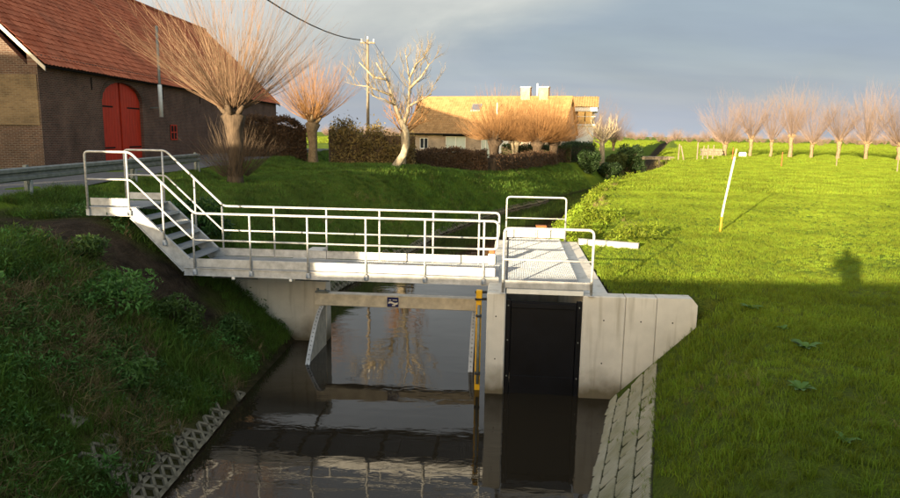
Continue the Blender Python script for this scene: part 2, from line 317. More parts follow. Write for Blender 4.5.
def ground(x, y):
    x = np.asarray(x, float); y = np.asarray(y, float)
    a = lw(y); b = rw(y)
    # left bank
    topL = 3.2 - 0.75 * sstep(36, 46, y)
    dl = a - x
    slopeL = 0.92
    zl = np.minimum(0.20 + dl * slopeL, topL + 0.0 * y)
    k = topL - (0.20 + dl * slopeL)                        # soften the crest
    zl = np.where(np.abs(k) < 0.5, topL - (np.clip(k, -0.5, 0.5) + 0.5) ** 2 / 2, zl)
    zl = zl + (0.28 + 0.75 * sstep(36, 46, y)) * (1 - sstep(-9.6, -8.2, x)) * (1 - sstep(60, 75, y))
    zl = zl + vnoise(x, y, 0.9) * 0.10 * sstep(0.2, 1.2, dl) + vnoise(x, y, 2.7) * 0.16 * sstep(0.2, 1.5, dl) * (1 - (1 - sstep(-9.4, -8.2, x)) * (1 - sstep(60, 75, y)))
    # right bank and field
    dr = x - b
    topR = 2.16 + 1.24 * (1 - sstep(0.8, 3.6, y))
    inwall = (y > 11.93) & (y < 18.15)
    sl = np.where(inwall, 30.0, 0.98)
    zr = 0.20 + dr * sl; k = topR - zr
    zr = np.where(np.abs(k) < 0.35, topR - (np.clip(k, -0.35, 0.35) + 0.35) ** 2 / 1.4, np.minimum(zr, topR))
    zr = zr + (vnoise(x, y, 1.1) * 0.05 + vnoise(x + 40, y, 5.0) * 0.08 * (1 - 0.7 * sstep(25, 60, y))) * sstep(0.8, 2.2, dr) * np.where(inwall, 0.4, 1)
    # bed
    mid = np.minimum(x - a, b - x); zb = 0.20 - 0.9 * np.clip(mid / 1.2, 0, 1)
    return np.where(x < a, zl, np.where(x > b, zr, zb))
def g(x, y): return float(ground(x, y))
ys = np.concatenate([np.arange(-60, -8, 4), np.arange(-8, 4, 0.5), np.arange(4, 11.6, 0.2), np.array([11.6, 11.75, 11.9, 11.925, 11.94, 11.98, 12.1, 12.4]), np.arange(12.8, 18, 0.4), np.array([18.0, 18.13, 18.16, 18.3]), np.arange(18.6, 40, 0.4), np.arange(40, 80, 1.0), np.arange(80, 160, 4), np.array([170, 200, 250, 320, 420, 600, 900, 1400, 2200, 3500])])
offl = np.concatenate([[-2500, -1200, -600, -300, -150, -90, -60, -45, -35, -28], np.arange(-24, -8, 0.8), np.arange(-8, 0, 0.2)])
offr = np.concatenate([[0, 0.03, 0.066, 0.1], np.arange(0.2, 4, 0.2), np.arange(4, 14, 0.5), np.arange(14, 40, 1.5), [44, 50, 60, 80, 110, 150, 220, 320, 500, 900, 1800, 3200]])
V = []; ncol = len(offl) + 6 + len(offr)
for y in ys:
    a, b = lw(y), rw(y)
    xs = np.concatenate([a + offl, a + (b - a) * np.linspace(0, 1, 8)[1:-1] * 1.0, b + offr]); xs[len(offl) - 1] = a - 0.001
    zs = ground(xs, np.full_like(xs, y)); V += list(zip(xs, [y] * len(xs), zs))
F = [(j * ncol + i, j * ncol + i + 1, (j + 1) * ncol + i + 1, (j + 1) * ncol + i) for j in range(len(ys) - 1) for i in range(ncol - 1)]
def ground_mat():
    m = bpy.data.materials.new('turf_and_soil'); m.use_nodes = True; t = m.node_tree; b = t.nodes['Principled BSDF']
    b.inputs['Roughness'].default_value = 0.95; b.inputs['Specular IOR Level'].default_value = 0.1
    ge = N(t, 'ShaderNodeNewGeometry')
    nz = N(t, 'ShaderNodeTexNoise', i_Scale=0.22, i_Detail=9.0, i_Roughness=0.65); LK(t, ge.outputs['Position'], nz.inputs[0])
    rp = ramp(t, nz.outputs[0], [(0.30, (0.07, 0.115, 0.012)), (0.50, (0.115, 0.175, 0.014)), (0.70, (0.165, 0.21, 0.018))])
    at = N(t, 'ShaderNodeAttribute', attribute_name='bare'); n2 = N(t, 'ShaderNodeTexNoise', i_Scale=3.5, i_Detail=6.0); LK(t, ge.outputs['Position'], n2.inputs[0])
    so = ramp(t, n2.outputs[0], [(0.3, (0.022, 0.016, 0.010)), (0.7, (0.060, 0.042, 0.027))])
    x = N(t, 'ShaderNodeMix', data_type='RGBA'); LK(t, at.outputs['Fac'], x.inputs[0]); LK(t, rp.outputs[0], x.inputs[6]); LK(t, so.outputs[0], x.inputs[7])
    LK(t, x.outputs[2], b.inputs['Base Color'])
    n3 = N(t, 'ShaderNodeTexNoise', i_Scale=14.0, i_Detail=6.0); LK(t, ge.outputs['Position'], n3.inputs[0])
    bp = N(t, 'ShaderNodeBump', i_Strength=1.0, i_Distance=0.12); LK(t, n3.outputs[0], bp.inputs['Height']); LK(t, bp.outputs[0], b.inputs['Normal'])
    return m
me = bpy.data.meshes.new('ground'); me.from_pydata([tuple(map(float, v)) for v in V], [], F)
VA = np.array(V)
a_, b_ = lw(VA[:, 1]), rw(VA[:, 1])
bare = np.where((VA[:, 0] > a_ - 0.25) & (VA[:, 0] < b_ + 0.1), 1.0, 0.0)
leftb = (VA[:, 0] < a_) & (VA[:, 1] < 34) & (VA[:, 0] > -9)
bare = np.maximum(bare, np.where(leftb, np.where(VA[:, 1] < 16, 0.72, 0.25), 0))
def soilmask(x, y):   # bare earth under the landing and stair
    d = np.minimum(np.hypot((x + 7.3) / 1.5, (y - 12.6) / 1.15), np.hypot((x + 5.6) / 1.2, (y - 12.9) / 1.0))
    d = d + vnoise(x, y, 0.6) * 0.5
    return 1 - sstep(0.75, 1.15, d)
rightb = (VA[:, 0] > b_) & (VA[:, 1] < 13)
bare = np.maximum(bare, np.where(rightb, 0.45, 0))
bare = np.maximum(bare, soilmask(VA[:, 0], VA[:, 1]))
at = me.attributes.new('bare', 'FLOAT', 'POINT'); at.data.foreach_set('value', bare.astype(np.float32))
me.polygons.foreach_set('use_smooth', [True] * len(me.polygons))
struct(link('ground', me, ground_mat()))

# water
def water_mat():
    m = bpy.data.materials.new('murky_water'); m.use_nodes = True; t = m.node_tree; b = t.nodes['Principled BSDF']
    b.inputs['Base Color'].default_value = (0.020, 0.015, 0.009, 1); b.inputs['Roughness'].default_value = 0.03; b.inputs['IOR'].default_value = 1.33; b.inputs['Specular IOR Level'].default_value = 0.62
    ge = N(t, 'ShaderNodeNewGeometry'); mp_ = N(t, 'ShaderNodeMapping'); mp_.inputs['Scale'].default_value = (1.0, 2.4, 1); LK(t, ge.outputs['Position'], mp_.inputs[0])
    n_ = N(t, 'ShaderNodeTexNoise', i_Scale=2.0, i_Detail=3.0, i_Roughness=0.5, i_Distortion=0.5); LK(t, mp_.outputs[0], n_.inputs[0])
    big = N(t, 'ShaderNodeTexNoise', i_Scale=0.55, i_Detail=2.0); LK(t, mp_.outputs[0], big.inputs[0])
    am = ramp(t, big.outputs[0], [(0.38, (0.15,) * 3), (0.65, (1.0,) * 3)])
    hh = N(t, 'ShaderNodeMath', op='MULTIPLY'); LK(t, n_.outputs[0], hh.inputs[0]); LK(t, am.outputs[0], hh.inputs[1])
    bp = N(t, 'ShaderNodeBump', i_Strength=0.09, i_Distance=0.05); LK(t, hh.outputs[0], bp.inputs['Height']); LK(t, bp.outputs[0], b.inputs['Normal'])
    return m
wy = [-60, -8, 0, 4, 8, 12, 18, 22, 26, 32, 38, 43, 48, 56, 66, 74]
wv = []; 
for y in wy: wv += [(float(lw(y)) - 0.6, y, WL), (float(rw(y)) + 0.6, y, WL)]
me = bpy.data.meshes.new('water'); me.from_pydata(wv, [], [(2 * i, 2 * i + 1, 2 * i + 3, 2 * i + 2) for i in range(len(wy) - 1)])
struct(link('water', me, water_mat()))

# road past the barn, and the road bridge the photographer stands on
mb = MB()
ry = list(np.arange(-8, 100, 2.0))
vs = []
for y in ry:
    for x in (-15.0, -12.4, -9.75): vs.append((x + 0.00012 * max(0, y - 40) ** 2, y, g(x + 0.00012 * max(0, y - 40) ** 2, y) + 0.03))
mb.add(vs, [(3 * i + j, 3 * i + j + 1, 3 * i + 4 + j, 3 * i + 3 + j) for i in range(len(ry) - 1) for j in range(2)])
struct(mk('road', mb, 'asphalt'))

# ------------------------------------------------------------------ the weir: local frame u (along footbridge), v (away), z
OX, OY, ROT = -5.08, 13.41, -R(4.98)
def wthing(name, label, cat): return thing(name, label, cat, (OX, OY, 0), ROT)
def W2(u, v): return OX + u * math.cos(ROT) - v * math.sin(ROT), OY + u * math.sin(ROT) + v * math.cos(ROT)
RAIL, POST = 0.024, 0.021
SP = 1.154; VW = 1.33
fb = wthing('footbridge', 'galvanised steel footbridge with tube handrails and a short stair down from its landing', 'footbridge')
def post(parent, u, v, z0, z1):
    m = MB().tube([(u, v, z0), (u, v, z1)], POST, 8); m.bbox(u - 0.035, u + 0.035, v - 0.03, v + 0.03, z0 - 0.01, z0 + 0.10, 0.006)
    return mk('post', m, 'galv', parent, True)
def shade_flat(o):
    o.data.polygons.foreach_set('use_smooth', [False] * len(o.data.polygons)); return o
for v, sgn in ((0.0, -1), (VW, 1)):
    vo = v + sgn * 0.035
    m = MB().tube(rounded([(-2.15, vo, 3.30), (-2.15, vo, 4.54), (-1.215, vo, 4.54), (0.04, vo, 3.37), (6.01, vo, 3.37), (6.01, vo, 2.83), (5.62, vo, 2.83)], 0.09), RAIL, 10)
    mk('top_rail', m, 'galv', fb, True)
    m = MB().tube(rounded([(-2.15, vo, 4.0), (-1.24, vo, 4.0), (0.0, vo, 2.84), (5.66, vo, 2.83)], 0.06), 0.019, 8)
    mk('knee_rail', m, 'galv', fb, True)
    posts = [(-1.29, 3.30, 4.53), (-0.60, 2.72, 3.95)] + [(SP * i, 2.15, 3.36) for i in range(5)] + [(5.75 if v == 0 else 5.59, 2.15, 3.36)]
    for u, z0, z1 in posts: post(fb, u, vo, z0, z1)
    m = MB().prism([(-2.18, 3.29), (-2.12, 3.27), (-2.12, 3.40), (-2.18, 3.40)], 1, vo - 0.03, vo + 0.03); mk('post_foot', m, 'galv_plate', fb)
    # edge beam: web with two flanges
    m = MB().box(-0.24, 6.05, v - 0.006, v + 0.006, 2.125, 2.262); m.box(-0.24, 6.05, v - 0.006 * sgn - 0.03, v + 0.03, 2.113, 2.125); m.box(-0.24, 6.05, v - 0.03, v + 0.03, 2.262, 2.272)
    mk('edge_beam', m, 'galv_plate', fb)
    cuts = [-0.13, SP, 2 * SP, 3 * SP, 4 * SP, 5.98]
    for a, b in zip(cuts, cuts[1:]):
        m = MB().bbox(a + 0.006, b - 0.006, v - 0.004, v + 0.004, 2.290, 2.452, 0.003); m.box(a + 0.006, b - 0.006, v - 0.016 if sgn > 0 else v, v if sgn > 0 else v + 0.016, 2.452, 2.457)
        mk('toe_board', m, 'galv_plate', fb)
    # landing
    m = MB().bbox(-2.12, -1.33, v - 0.004, v + 0.004, 3.475, 3.625, 0.003); mk('toe_board', m, 'galv_plate', fb)
    m = MB().box(-2.2, -1.2, v - 0.006, v + 0.006, 3.285, 3.435); m.box(-2.2, -1.2, v - 0.03, v + 0.03, 3.273, 3.285); m.box(-2.2, -1.2, v - 0.03, v + 0.03, 3.435, 3.446)
    mk('landing_beam', m, 'galv_plate', fb)
    # stringer: sloping channel
    m = MB(); za, zb = 3.44, 2.285
    m.prism([(-1.29, 3.25), (-1.17, 3.44), (-0.12, 2.46), (0.0, 2.272), (-0.10, 2.113), (-0.25, 2.20)], 1, v - 0.005, v + 0.005)
    m.prism([(-1.19, 3.436), (-1.17, 3.452), (-0.11, 2.468), (-0.13, 2.452)], 1, v - 0.03, v + 0.03)
    m.prism([(-1.30, 3.238), (-1.28, 3.252), (-0.24, 2.202), (-0.26, 2.188)], 1, v - 0.03, v + 0.03)
    mk('stringer', m, 'galv_plate', fb)
def grating(u0, u1, v0, v1, z, pu, pv, along='v', dep=0.03):
    m = MB()
    m.box(u0, u1, v0, v0 + 0.006, z - dep, z); m.box(u0, u1, v1 - 0.006, v1, z - dep, z); m.box(u0, u0 + 0.006, v0 + 0.006, v1 - 0.006, z - dep, z); m.box(u1 - 0.006, u1, v0 + 0.006, v1 - 0.006, z - dep, z)
    for x in np.arange(u0 + pu, u1 - pu * 0.5, pu): m.box(x - 0.003, x + 0.003, v0 + 0.006, v1 - 0.006, z - dep, z - 0.001)
    for y in np.arange(v0 + pv, v1 - pv * 0.5, pv): m.box(u0 + 0.006, u1 - 0.006, y - 0.003, y + 0.003, z - (dep if along == 'v' else 0.012), z - 0.002)
    return m
for a, b in ((-0.12, 1.94), (1.945, 3.99), (3.995, 6.04)):
    mk('deck_grating', grating(a, b, 0.035, VW - 0.035, 2.272, 0.034, 0.045), 'grating', fb)
mk('landing_grating', grating(-2.19, -1.2, 0.035, VW - 0.035, 3.446, 0.034, 0.05), 'grating', fb)
for k in range(5):
    u = -1.06 + 0.215 * k; z = 3.446 - 0.1957 * (k + 1)
    m = grating(u - 0.12, u + 0.12, 0.012, VW - 0.012, z, 0.034, 0.05); m.box(u + 0.12, u + 0.128, 0.012, VW - 0.012, z - 0.05, z + 0.002); m.box(u - 0.128, u - 0.12, 0.012, VW - 0.012, z - 0.04, z)
    mk('tread', m, 'grating', fb)
for u in (0.78, 1.95):
    m = MB().bbox(u - 0.03, u + 0.03, -0.035, 0.03, 2.06, 2.112, 0.006); mk('beam_clamp', m, 'white', fb)
for u in (0.35, 2.0):
    m = MB().tube([(u, 0.02, 2.10), (u + 0.22, 1.78, 1.70)], 0.03, 6); mk('bracket_strut', m, 'guard', fb)
for u in np.arange(0.2, 6, 1.154):
    m = MB().box(u - 0.03, u + 0.03, 0.03, VW - 0.03, 2.13, 2.235); mk('cross_member', m, 'galv_plate', fb)

# service platform
sp = wthing('service_platform', 'steel grating platform with two tube guardrails on the concrete culvert walls', 'platform')
for a, b in ((-0.86, 1.17), (1.18, 3.2), (3.21, 5.22)):
    mk('deck_grating', grating(6.215, 7.56, a, b, 2.275, 0.034, 0.04), 'grating', sp)
m = MB().box(6.21, 7.57, -0.905, -0.87, 2.183, 2.265); mk('front_angle', m, 'white', sp)
for v, name in ((-0.94, 'front'), (5.24, 'rear')):
    m = MB().tube(rounded([(6.14, v, 2.20), (6.14, v, 3.37), (7.70, v, 3.37), (7.70, v, 2.20)], 0.10), RAIL, 10); mk('guardrail_tube', m, 'galv', sp, True)
    m = MB().tube([(6.15, v, 2.81), (7.69, v, 2.81)], 0.018, 8); mk('knee_rail', m, 'galv', sp, True)
    if v < 0:
        m = MB().bbox(6.15, 7.68, v + 0.022, v + 0.030, 2.29, 2.43, 0.003); mk('toe_board', m, 'galv_plate', sp)
    else:
        for a in range(4):
            m = MB().bbox(6.16 + 0.385 * a, 6.535 + 0.385 * a, v + 0.022, v + 0.030, 2.29, 2.54, 0.003); mk('toe_board', m, 'galv_plate', sp)
    for u in (6.14, 7.70):
        m = MB().bbox(u - 0.05, u + 0.05, v - 0.03, v + 0.03, 2.185, 2.205, 0.004); mk('base_plate', m, 'galv_plate', sp)
bx = wthing('valve_box', 'small orange box behind the rear guardrail of the platform', 'box')
m = MB().bbox(6.95, 7.20, 5.36, 5.55, 2.19, 2.56, 0.02); mk('housing', m, 'orange', bx); m = MB().bbox(6.93, 7.22, 5.34, 5.57, 2.562, 2.60, 0.01); mk('lid', m, 'orange', bx)

# concrete headwall with culvert chamber
hw = wthing('concrete_headwall', 'pale concrete headwall with wing wall on the right bank around the black gate', 'headwall')
mk('pier', MB().bbox(5.86, 6.20, -0.90, 5.45, -1.0, 2.18, 0.02), 'concrete', hw)
mk('side_wall', MB().bbox(7.57, 8.05, -0.597, 5.45, -1.0, 2.18, 0.02), 'concrete', hw)
mk('wall_panel', MB().bbox(7.57, 8.32, -0.90, -0.60, -1.0, 2.185, 0.015), 'concrete', hw)
mk('wall_panel', MB().bbox(8.326, 8.86, -0.90, -0.60, -1.0, 2.19, 0.010), 'concrete', hw)
m = MB().prism([(8.866, -1.0), (9.56, -1.0), (9.56, 2.08), (9.46, 2.20), (8.866, 2.195)], 1, -0.90, -0.60); mk('wall_panel', m, 'concrete', hw)
mk('back_wall', MB().bbox(6.203, 7.567, 5.15, 5.45, -1.0, 2.17, 0.015), 'concrete', hw)
m = MB().prism([(8.06, 5.10), (9.50, 4.62), (9.56, 4.80), (8.06, 5.33)], 2, 1.2, 2.30); mk('rear_wing_wall', m, 'concrete', hw)
for u_, z_ in ((7.95, 1.75), (7.95, 0.95), (8.6, 1.75), (9.15, 1.75), (6.03, 1.75), (6.03, 0.95)): mk('tie_hole', MB().tube([(u_, -0.8985, z_), (u_, -0.9025, z_)], 0.014, 8), 'dark', hw)
ch = wthing('sluice_gate', 'black plate sluice gate closing the culvert under the platform', 'gate')
mk('gate_leaf', MB().bbox(6.30, 7.47, -0.80, -0.76, -0.6, 2.02, 0.006), 'black', ch)
for u in (6.205, 7.475): mk('guide_frame', MB().bbox(u, u + 0.09, -0.84, -0.74, -0.6, 2.05, 0.01), 'black', ch)
mk('lower_seal', MB().bbox(6.30, 7.47, -0.815, -0.803, 0.1, 0.62, 0.005), 'black', ch)
for z in (0.62, 1.3, 1.95):
    for u in (6.25, 7.52): mk('bolt', MB().tube([(u, -0.84, z), (u, -0.86, z)], 0.014, 6), 'guard', ch)
mk('lift_beam', MB().bbox(6.30, 7.47, -0.83, -0.80, 1.90, 2.0, 0.008), 'black', ch)

ab = wthing('concrete_abutment', 'pale concrete abutment under the left end of the footbridge', 'abutment')
mk('face_wall', MB().bbox(-0.6, 2.16, 1.80, 2.2, -1.0, 2.10, 0.02), 'concrete', ab)
mk('return_wall', MB().bbox(1.2, 1.6, 2.205, 4.0, -1.0, 2.08, 0.02), 'concrete', ab)

# weir gate: top beam between two curved cheek plates
wg = wthing('weir_gate', 'steel weir gate beam between two curved cheek plates across the channel', 'weir gate')
mk('beam', MB().bbox(2.0, 5.66, 1.42, 1.66, 1.22, 1.49, 0.012), 'gate_steel', wg)
def cheek(u):
    prof = [(1.60, -0.6), (1.60, 1.215), (1.36, 1.215)]
    for k in range(1, 11):
        a = k / 10; prof.append((1.36 - 1.42 * a ** 0.85, 1.215 - 1.35 * a ** 1.4))
    prof.append((-0.10, -0.6))
    c = mk('cheek_plate', MB().prism(prof, 0, u - 0.012, u + 0.012), 'gate_steel', wg)
    arc = prof[2:-1]
    m = MB()
    for p, q in zip(arc, arc[1:]):
        m.prism([p, q, (q[0] - 0.03, q[1] + 0.02), (p[0] - 0.03, p[1] + 0.02)], 0, u - 0.045, u + 0.045)
    mk('rim_flange', m, 'galv_plate', c)
    for i in range(len(arc) - 1):
        for t in (0.25, 0.75):
            y = arc[i][0] * (1 - t) + arc[i + 1][0] * t - 0.03; z = arc[i][1] * (1 - t) + arc[i + 1][1] * t + 0.02
            mk('rim_bolt', MB().tube([(u, y + 0.01, z - 0.005), (u, y - 0.02, z + 0.012)], 0.013, 6), 'guard', c)
cheek(2.19); cheek(5.53)
m = MB().bbox(2.0, 2.30, 1.45, 1.60, 1.492, 1.53, 0.008); m.tube([(2.05, 1.52, 1.53), (2.05, 1.52, 1.58)], 0.03, 8); m.tube([(2.22, 1.52, 1.53), (2.22, 1.52, 1.57)], 0.025, 8)
mk('hinge_bracket', m, 'guard', wg)
# blue plaque with a white mark: wavy band and blocks
pl = mk('plaque', MB().bbox(3.62, 3.87, 1.408, 1.418, 1.245, 1.46, 0.003), 'blue', wg)
m = MB()
for k in range(7):
    a, b = 3.645 + 0.03 * k, 3.675 + 0.03 * k; f = lambda q: 1.335 + 0.018 * math.sin((q - 3.645) * 30)
    m.add([(a, 1.4065, f(a) - 0.022), (b, 1.4065, f(b) - 0.022), (b, 1.4065, f(b) + 0.022), (a, 1.4065, f(a) + 0.022)], [(0, 1, 2, 3)])
m.add([(3.66, 1.4065, 1.395), (3.71, 1.4065, 1.395), (3.71, 1.4065, 1.41), (3.66, 1.4065, 1.41)], [(0, 1, 2, 3)])
m.add([(3.74, 1.4065, 1.395), (3.84, 1.4065, 1.395), (3.84, 1.4065, 1.41), (3.74, 1.4065, 1.41)], [(0, 1, 2, 3)])
m.add([(3.73, 1.4065, 1.27), (3.80, 1.4065, 1.27), (3.80, 1.4065, 1.295), (3.73, 1.4065, 1.295)], [(0, 1, 2, 3)])
mk('plaque_mark', m, 'white', pl)

# level gauge
lg = wthing('level_gauge', 'yellow water level gauge with a grey tube standing beside the concrete pier', 'gauge')
mk('board', MB().bbox(5.66, 5.76, -0.76, -0.735, -0.4, 2.02, 0.004), 'yellow', lg)
mk('stilling_tube', MB().tube([(5.715, -0.80, 0.42), (5.715, -0.80, 1.92)], 0.028, 10), 'guard', lg, True)
mk('cap', MB().bbox(5.66, 5.77, -0.84, -0.73, 2.05, 2.20, 0.012), 'yellow', lg)
for z in (2.16, 2.03): mk('sensor_arm', MB().tube([(5.64, -0.80, z), (5.855, -0.80, z + 0.01)], 0.024, 8), 'dark_rubber', lg, True)
for z in (1.72, 0.62): mk('clip', MB().bbox(5.665, 5.765, -0.84, -0.761, z - 0.02, z + 0.02, 0.005), 'dark_rubber', lg)
sb = wthing('sensor_box', 'small white and orange box at the right end of the footbridge', 'box')
mk('housing', MB().bbox(5.80, 5.95, 1.20, 1.36, 2.29, 2.52, 0.02), 'white', sb); mk('cap', MB().bbox(5.81, 5.94, 1.21, 1.35, 2.52, 2.60, 0.02), 'orange', sb)
mk('bracket', MB().bbox(5.84, 5.92, 1.25, 1.31, 2.272, 2.291, 0.004), 'guard', sb)

# revetments: each block an object under its revetment
rr = struct(empty('right_revetment'))
def ridged_block(w_, l_):
    m = MB(); a, b, q = w_ / 2, l_ / 2, 0.105   # one corner is notched, leaving a dark drain hole between blocks
    m.prism([(-a, -b), (a, -b), (a, b), (-a + q, b), (-a + q, b - q), (-a, b - q)], 2, -0.12, 0.0)
    for k in range(6):   # slanting ribs
        y = -b + l_ * (k + 0.5) / 6; x0, x1 = -a + 0.012 + (q if k == 5 else 0), a - 0.012; s0 = -0.035; s1 = 0.035; w2 = 0.012
        m.add([(x0, y - w2 + s0, 0.0), (x1, y - w2 + s1, 0.0), (x1, y + w2 + s1, 0.0), (x0, y + w2 + s0, 0.0),
               (x0 + 0.01, y - 0.008 + s0, 0.028), (x1 - 0.01, y - 0.008 + s1, 0.028), (x1 - 0.01, y + 0.008 + s1, 0.028), (x0 + 0.01, y + 0.008 + s0, 0.028)],
              [(0, 1, 5, 4), (1, 2, 6, 5), (2, 3, 7, 6), (3, 0, 4, 7), (4, 5, 6, 7)])
    me = m.mesh('revetment_block'); me.materials.append(M['moss']); me.materials.append(M['block'])
    for k, p_ in enumerate(me.polygons): p_.material_index = 1 if k >= 8 else 0
    return me
rbm = ridged_block(0.292, 0.358); pass
ea = math.atan2(1.0, 3.2); ed_ = Vector((-math.sin(ea), -math.cos(ea), 0)); en = Vector((math.cos(ea), -math.sin(ea), 0)); e0 = Vector((2.87, 11.66, 0)); sa = math.atan(0.98 / math.cos(ea))
for row in range(-3, 17):
    for col in range(4):
        q = 0.10 + col * 0.305; d = q * math.cos(sa)
        p = e0 + ed_ * (0.05 + row * 0.372 + (0.186 if col % 2 else 0)) + en * d
        if p.y > 11.66 or (row < 0 and col == 0): continue
        o = bpy.data.objects.new('block', rbm); C.objects.link(o); o.parent = rr
        o.location = (p.x, p.y, 0.20 + q * math.sin(sa) + 0.015 + rng.uniform(-0.014, 0.012)); o.rotation_euler = (rng.uniform(-0.045, 0.045), -sa + rng.uniform(-0.05, 0.05), -ea + rng.uniform(-0.03, 0.03))
lr = struct(empty('left_revetment'))
def cell_block(s=0.27):   # open concrete block: frame with crossing bars
    m = MB(); h = s / 2
    def bar(a, b, w_=0.035):
        a = Vector((*a, 0)); b = Vector((*b, 0)); d = (b - a).normalized(); n_ = Vector((-d.y, d.x, 0)) * w_
        vs = [a - n_, b - n_, b + n_, a + n_]; m.add([(v.x, v.y, -0.08) for v in vs] + [(v.x, v.y, 0.0) for v in vs], [(4, 5, 6, 7), (0, 1, 5, 4), (1, 2, 6, 5), (2, 3, 7, 6), (3, 0, 4, 7)])
    bar((-h, -h), (h, h), 0.024); bar((-h, h), (h, -h), 0.023); bar((h - 0.02, -h + 0.005), (h - 0.02, h - 0.005), 0.03)
    return m.mesh('cell_block')
cbm = cell_block(); cbm.materials.append(M['block_old'])
def cells(y0, y1, cols, keep):
    y = y0; r_ = 0
    while y < y1:
        for col in range(cols):
            if keep(r_, col):
                d = 0.19 + 0.20 * col
                sl = 0.92
                o = bpy.data.objects.new('block', cbm); C.objects.link(o); o.parent = lr
                z = 0.20 + (d) * sl + 0.05
                o.location = (float(lw(y)) - d + 0.03, y, z + rng.uniform(-0.02, 0.02)); o.rotation_euler = (rng.uniform(-0.05, 0.05), R(42) + rng.uniform(-0.05, 0.05), rng.uniform(-0.05, 0.05))
        y += 0.275; r_ += 1
cells(6.6, 12.2, 6, lambda r_, c: (c == 0 and (r_ < 15 or r_ % 3 == 0)) or (c == 1 and r_ in (5, 6, 7, 8, 10, 11)) or (c in (2, 3) and r_ in (5, 6, 7)) or (c >= 3 and r_ in (9, 10)) or (c == 5 and r_ in (6, 7, 14)))
cells(17.0, 26.0, 2, lambda r_, c: c == 0 or r_ % 3 != 1)
cells(26.0, 50.0, 1, lambda r_, c: True)

# ------------------------------------------------------------------ road bridge with parapet, photographer
rb = thing('road_bridge', 'brick parapet road bridge over the channel behind the viewpoint', 'bridge')
mk('deck', MB().bbox(-9.2, 13, -7.0, 0.62, 2.9, 3.4, 0.02), 'asphalt', rb)
mk('parapet', MB().bbox(-10.2, 13, 0.38, 0.62, 3.4, 4.22, 0.02), 'brick_x', rb)
mk('coping', MB().bbox(-10.25, 13.05, 0.34, 0.66, 4.222, 4.31, 0.015), 'concrete', rb)
mk('abutment', MB().bbox(-9.2, -4.6, -6.9, 0.60, -1.0, 2.9, 0.02), 'brick_x', rb)
mk('abutment', MB().bbox(1.9, 6, -6.9, 0.60, -1.0, 2.9, 0.02), 'brick_x', rb)
def person():
    t = thing('person', 'person in a dark coat standing at the parapet taking the picture', 'person', (0.40, -0.36, 3.4)); t.scale = (1.06,) * 3
    vs = [(0, 0, 0.92), (0, -0.02, 1.15), (0, 0, 1.36), (0, 0.02, 1.50), (0, 0.03, 1.60), (0, 0.03, 1.70),
          (-0.10, 0, 0.86), (-0.12, 0.02, 0.48), (-0.13, -0.01, 0.08), (-0.14, 0.14, 0.03),
          (0.10, 0, 0.86), (0.12, 0.02, 0.48), (0.13, -0.01, 0.08), (0.14, 0.14, 0.03),
          (-0.19, 0, 1.40), (-0.27, 0.10, 1.17), (-0.12, 0.25, 1.42), (0.19, 0, 1.40), (0.27, 0.10, 1.17), (0.12, 0.25, 1.42)]
    rad = [0.16, 0.165, 0.17, 0.06, 0.09, 0.085, 0.10, 0.07, 0.05, 0.04, 0.10, 0.07, 0.05, 0.04, 0.075, 0.055, 0.04, 0.075, 0.055, 0.04]
    ed = [(0, 1), (1, 2), (2, 3), (3, 4), (4, 5), (0, 6), (6, 7), (7, 8), (8, 9), (0, 10), (10, 11), (11, 12), (12, 13), (2, 14), (14, 15), (15, 16), (2, 17), (17, 18), (18, 19)]
    me = bpy.data.meshes.new('body'); me.from_pydata(vs, ed, [])
    o = link('body', me, 'cloth', t)
    o.modifiers.new('skin', 'SKIN'); o.modifiers.new('sub', 'SUBSURF').levels = 1; o.modifiers['sub'].render_levels = 1
    for i, r_ in enumerate(rad): me.skin_vertices[0].data[i].radius = (r_, r_ * (0.8 if i < 3 else 1)); me.skin_vertices[0].data[i].use_root = (i == 0)
person()

# ------------------------------------------------------------------ buildings
def tiled_roof(name, p0, along, up, m, parent, pitch=0.24, rowh=0.33, amp=0.022, seed=1, sag=0.0):
    """p0 eave corner, along = vector of the eave, up = vector eave->ridge; pantile rows with real steps and waves"""
    r_ = np.random.RandomState(seed); p0 = np.array(p0, float); along = np.array(along, float); up = np.array(up, float)
    L = np.linalg.norm(along); H = np.linalg.norm(up); nc = int(L / pitch); nrw = int(H / rowh); S = 4
    nrm = np.cross(along, up); nrm /= np.linalg.norm(nrm)
    if nrm[2] < 0: nrm = -nrm
    vs = []; fs = []; tint = []; W_ = nc * S + 1
    cs = np.linspace(0, 1, W_); wave = np.sin(np.arange(W_) / S * 2 * math.pi) * amp
    sg = -sag * np.sin(cs * math.pi) + np.interp(cs, np.linspace(0, 1, 15), r_.uniform(-0.03, 0.03, 15)) * (1 if sag else 0.3)
    for i in range(nrw):
        jit = np.repeat(r_.uniform(-0.008, 0.008, nc + 1), S)[:W_]
        for t, lift in ((i / nrw, 0.028), ((i + 1) / nrw, 0.0)):
            off = wave + lift + jit
            P_ = p0 + np.outer(cs, along) + up * t + np.outer(off, nrm); P_[:, 2] += sg * (0.3 + 0.7 * t); vs += P_.tolist()
        b = 2 * i * W_
        for k in range(W_ - 1):
            fs.append((b + k, b + k + 1, b + W_ + k + 1, b + W_ + k))
        tt = r_.uniform(0, 1, nc); tint += [float(tt[k // S]) for k in range(W_ - 1)]
        if i:
            pb = b - W_
            for k in range(W_ - 1): fs.append((pb + k, pb + k + 1, b + k + 1, b + k)); tint.append(0.2)
    me = bpy.data.meshes.new(name); me.from_pydata(vs, [], fs)
    a = me.attributes.new('tint', 'FLOAT', 'FACE'); a.data.foreach_set('value', tint)
    return link(name, me, m, parent)

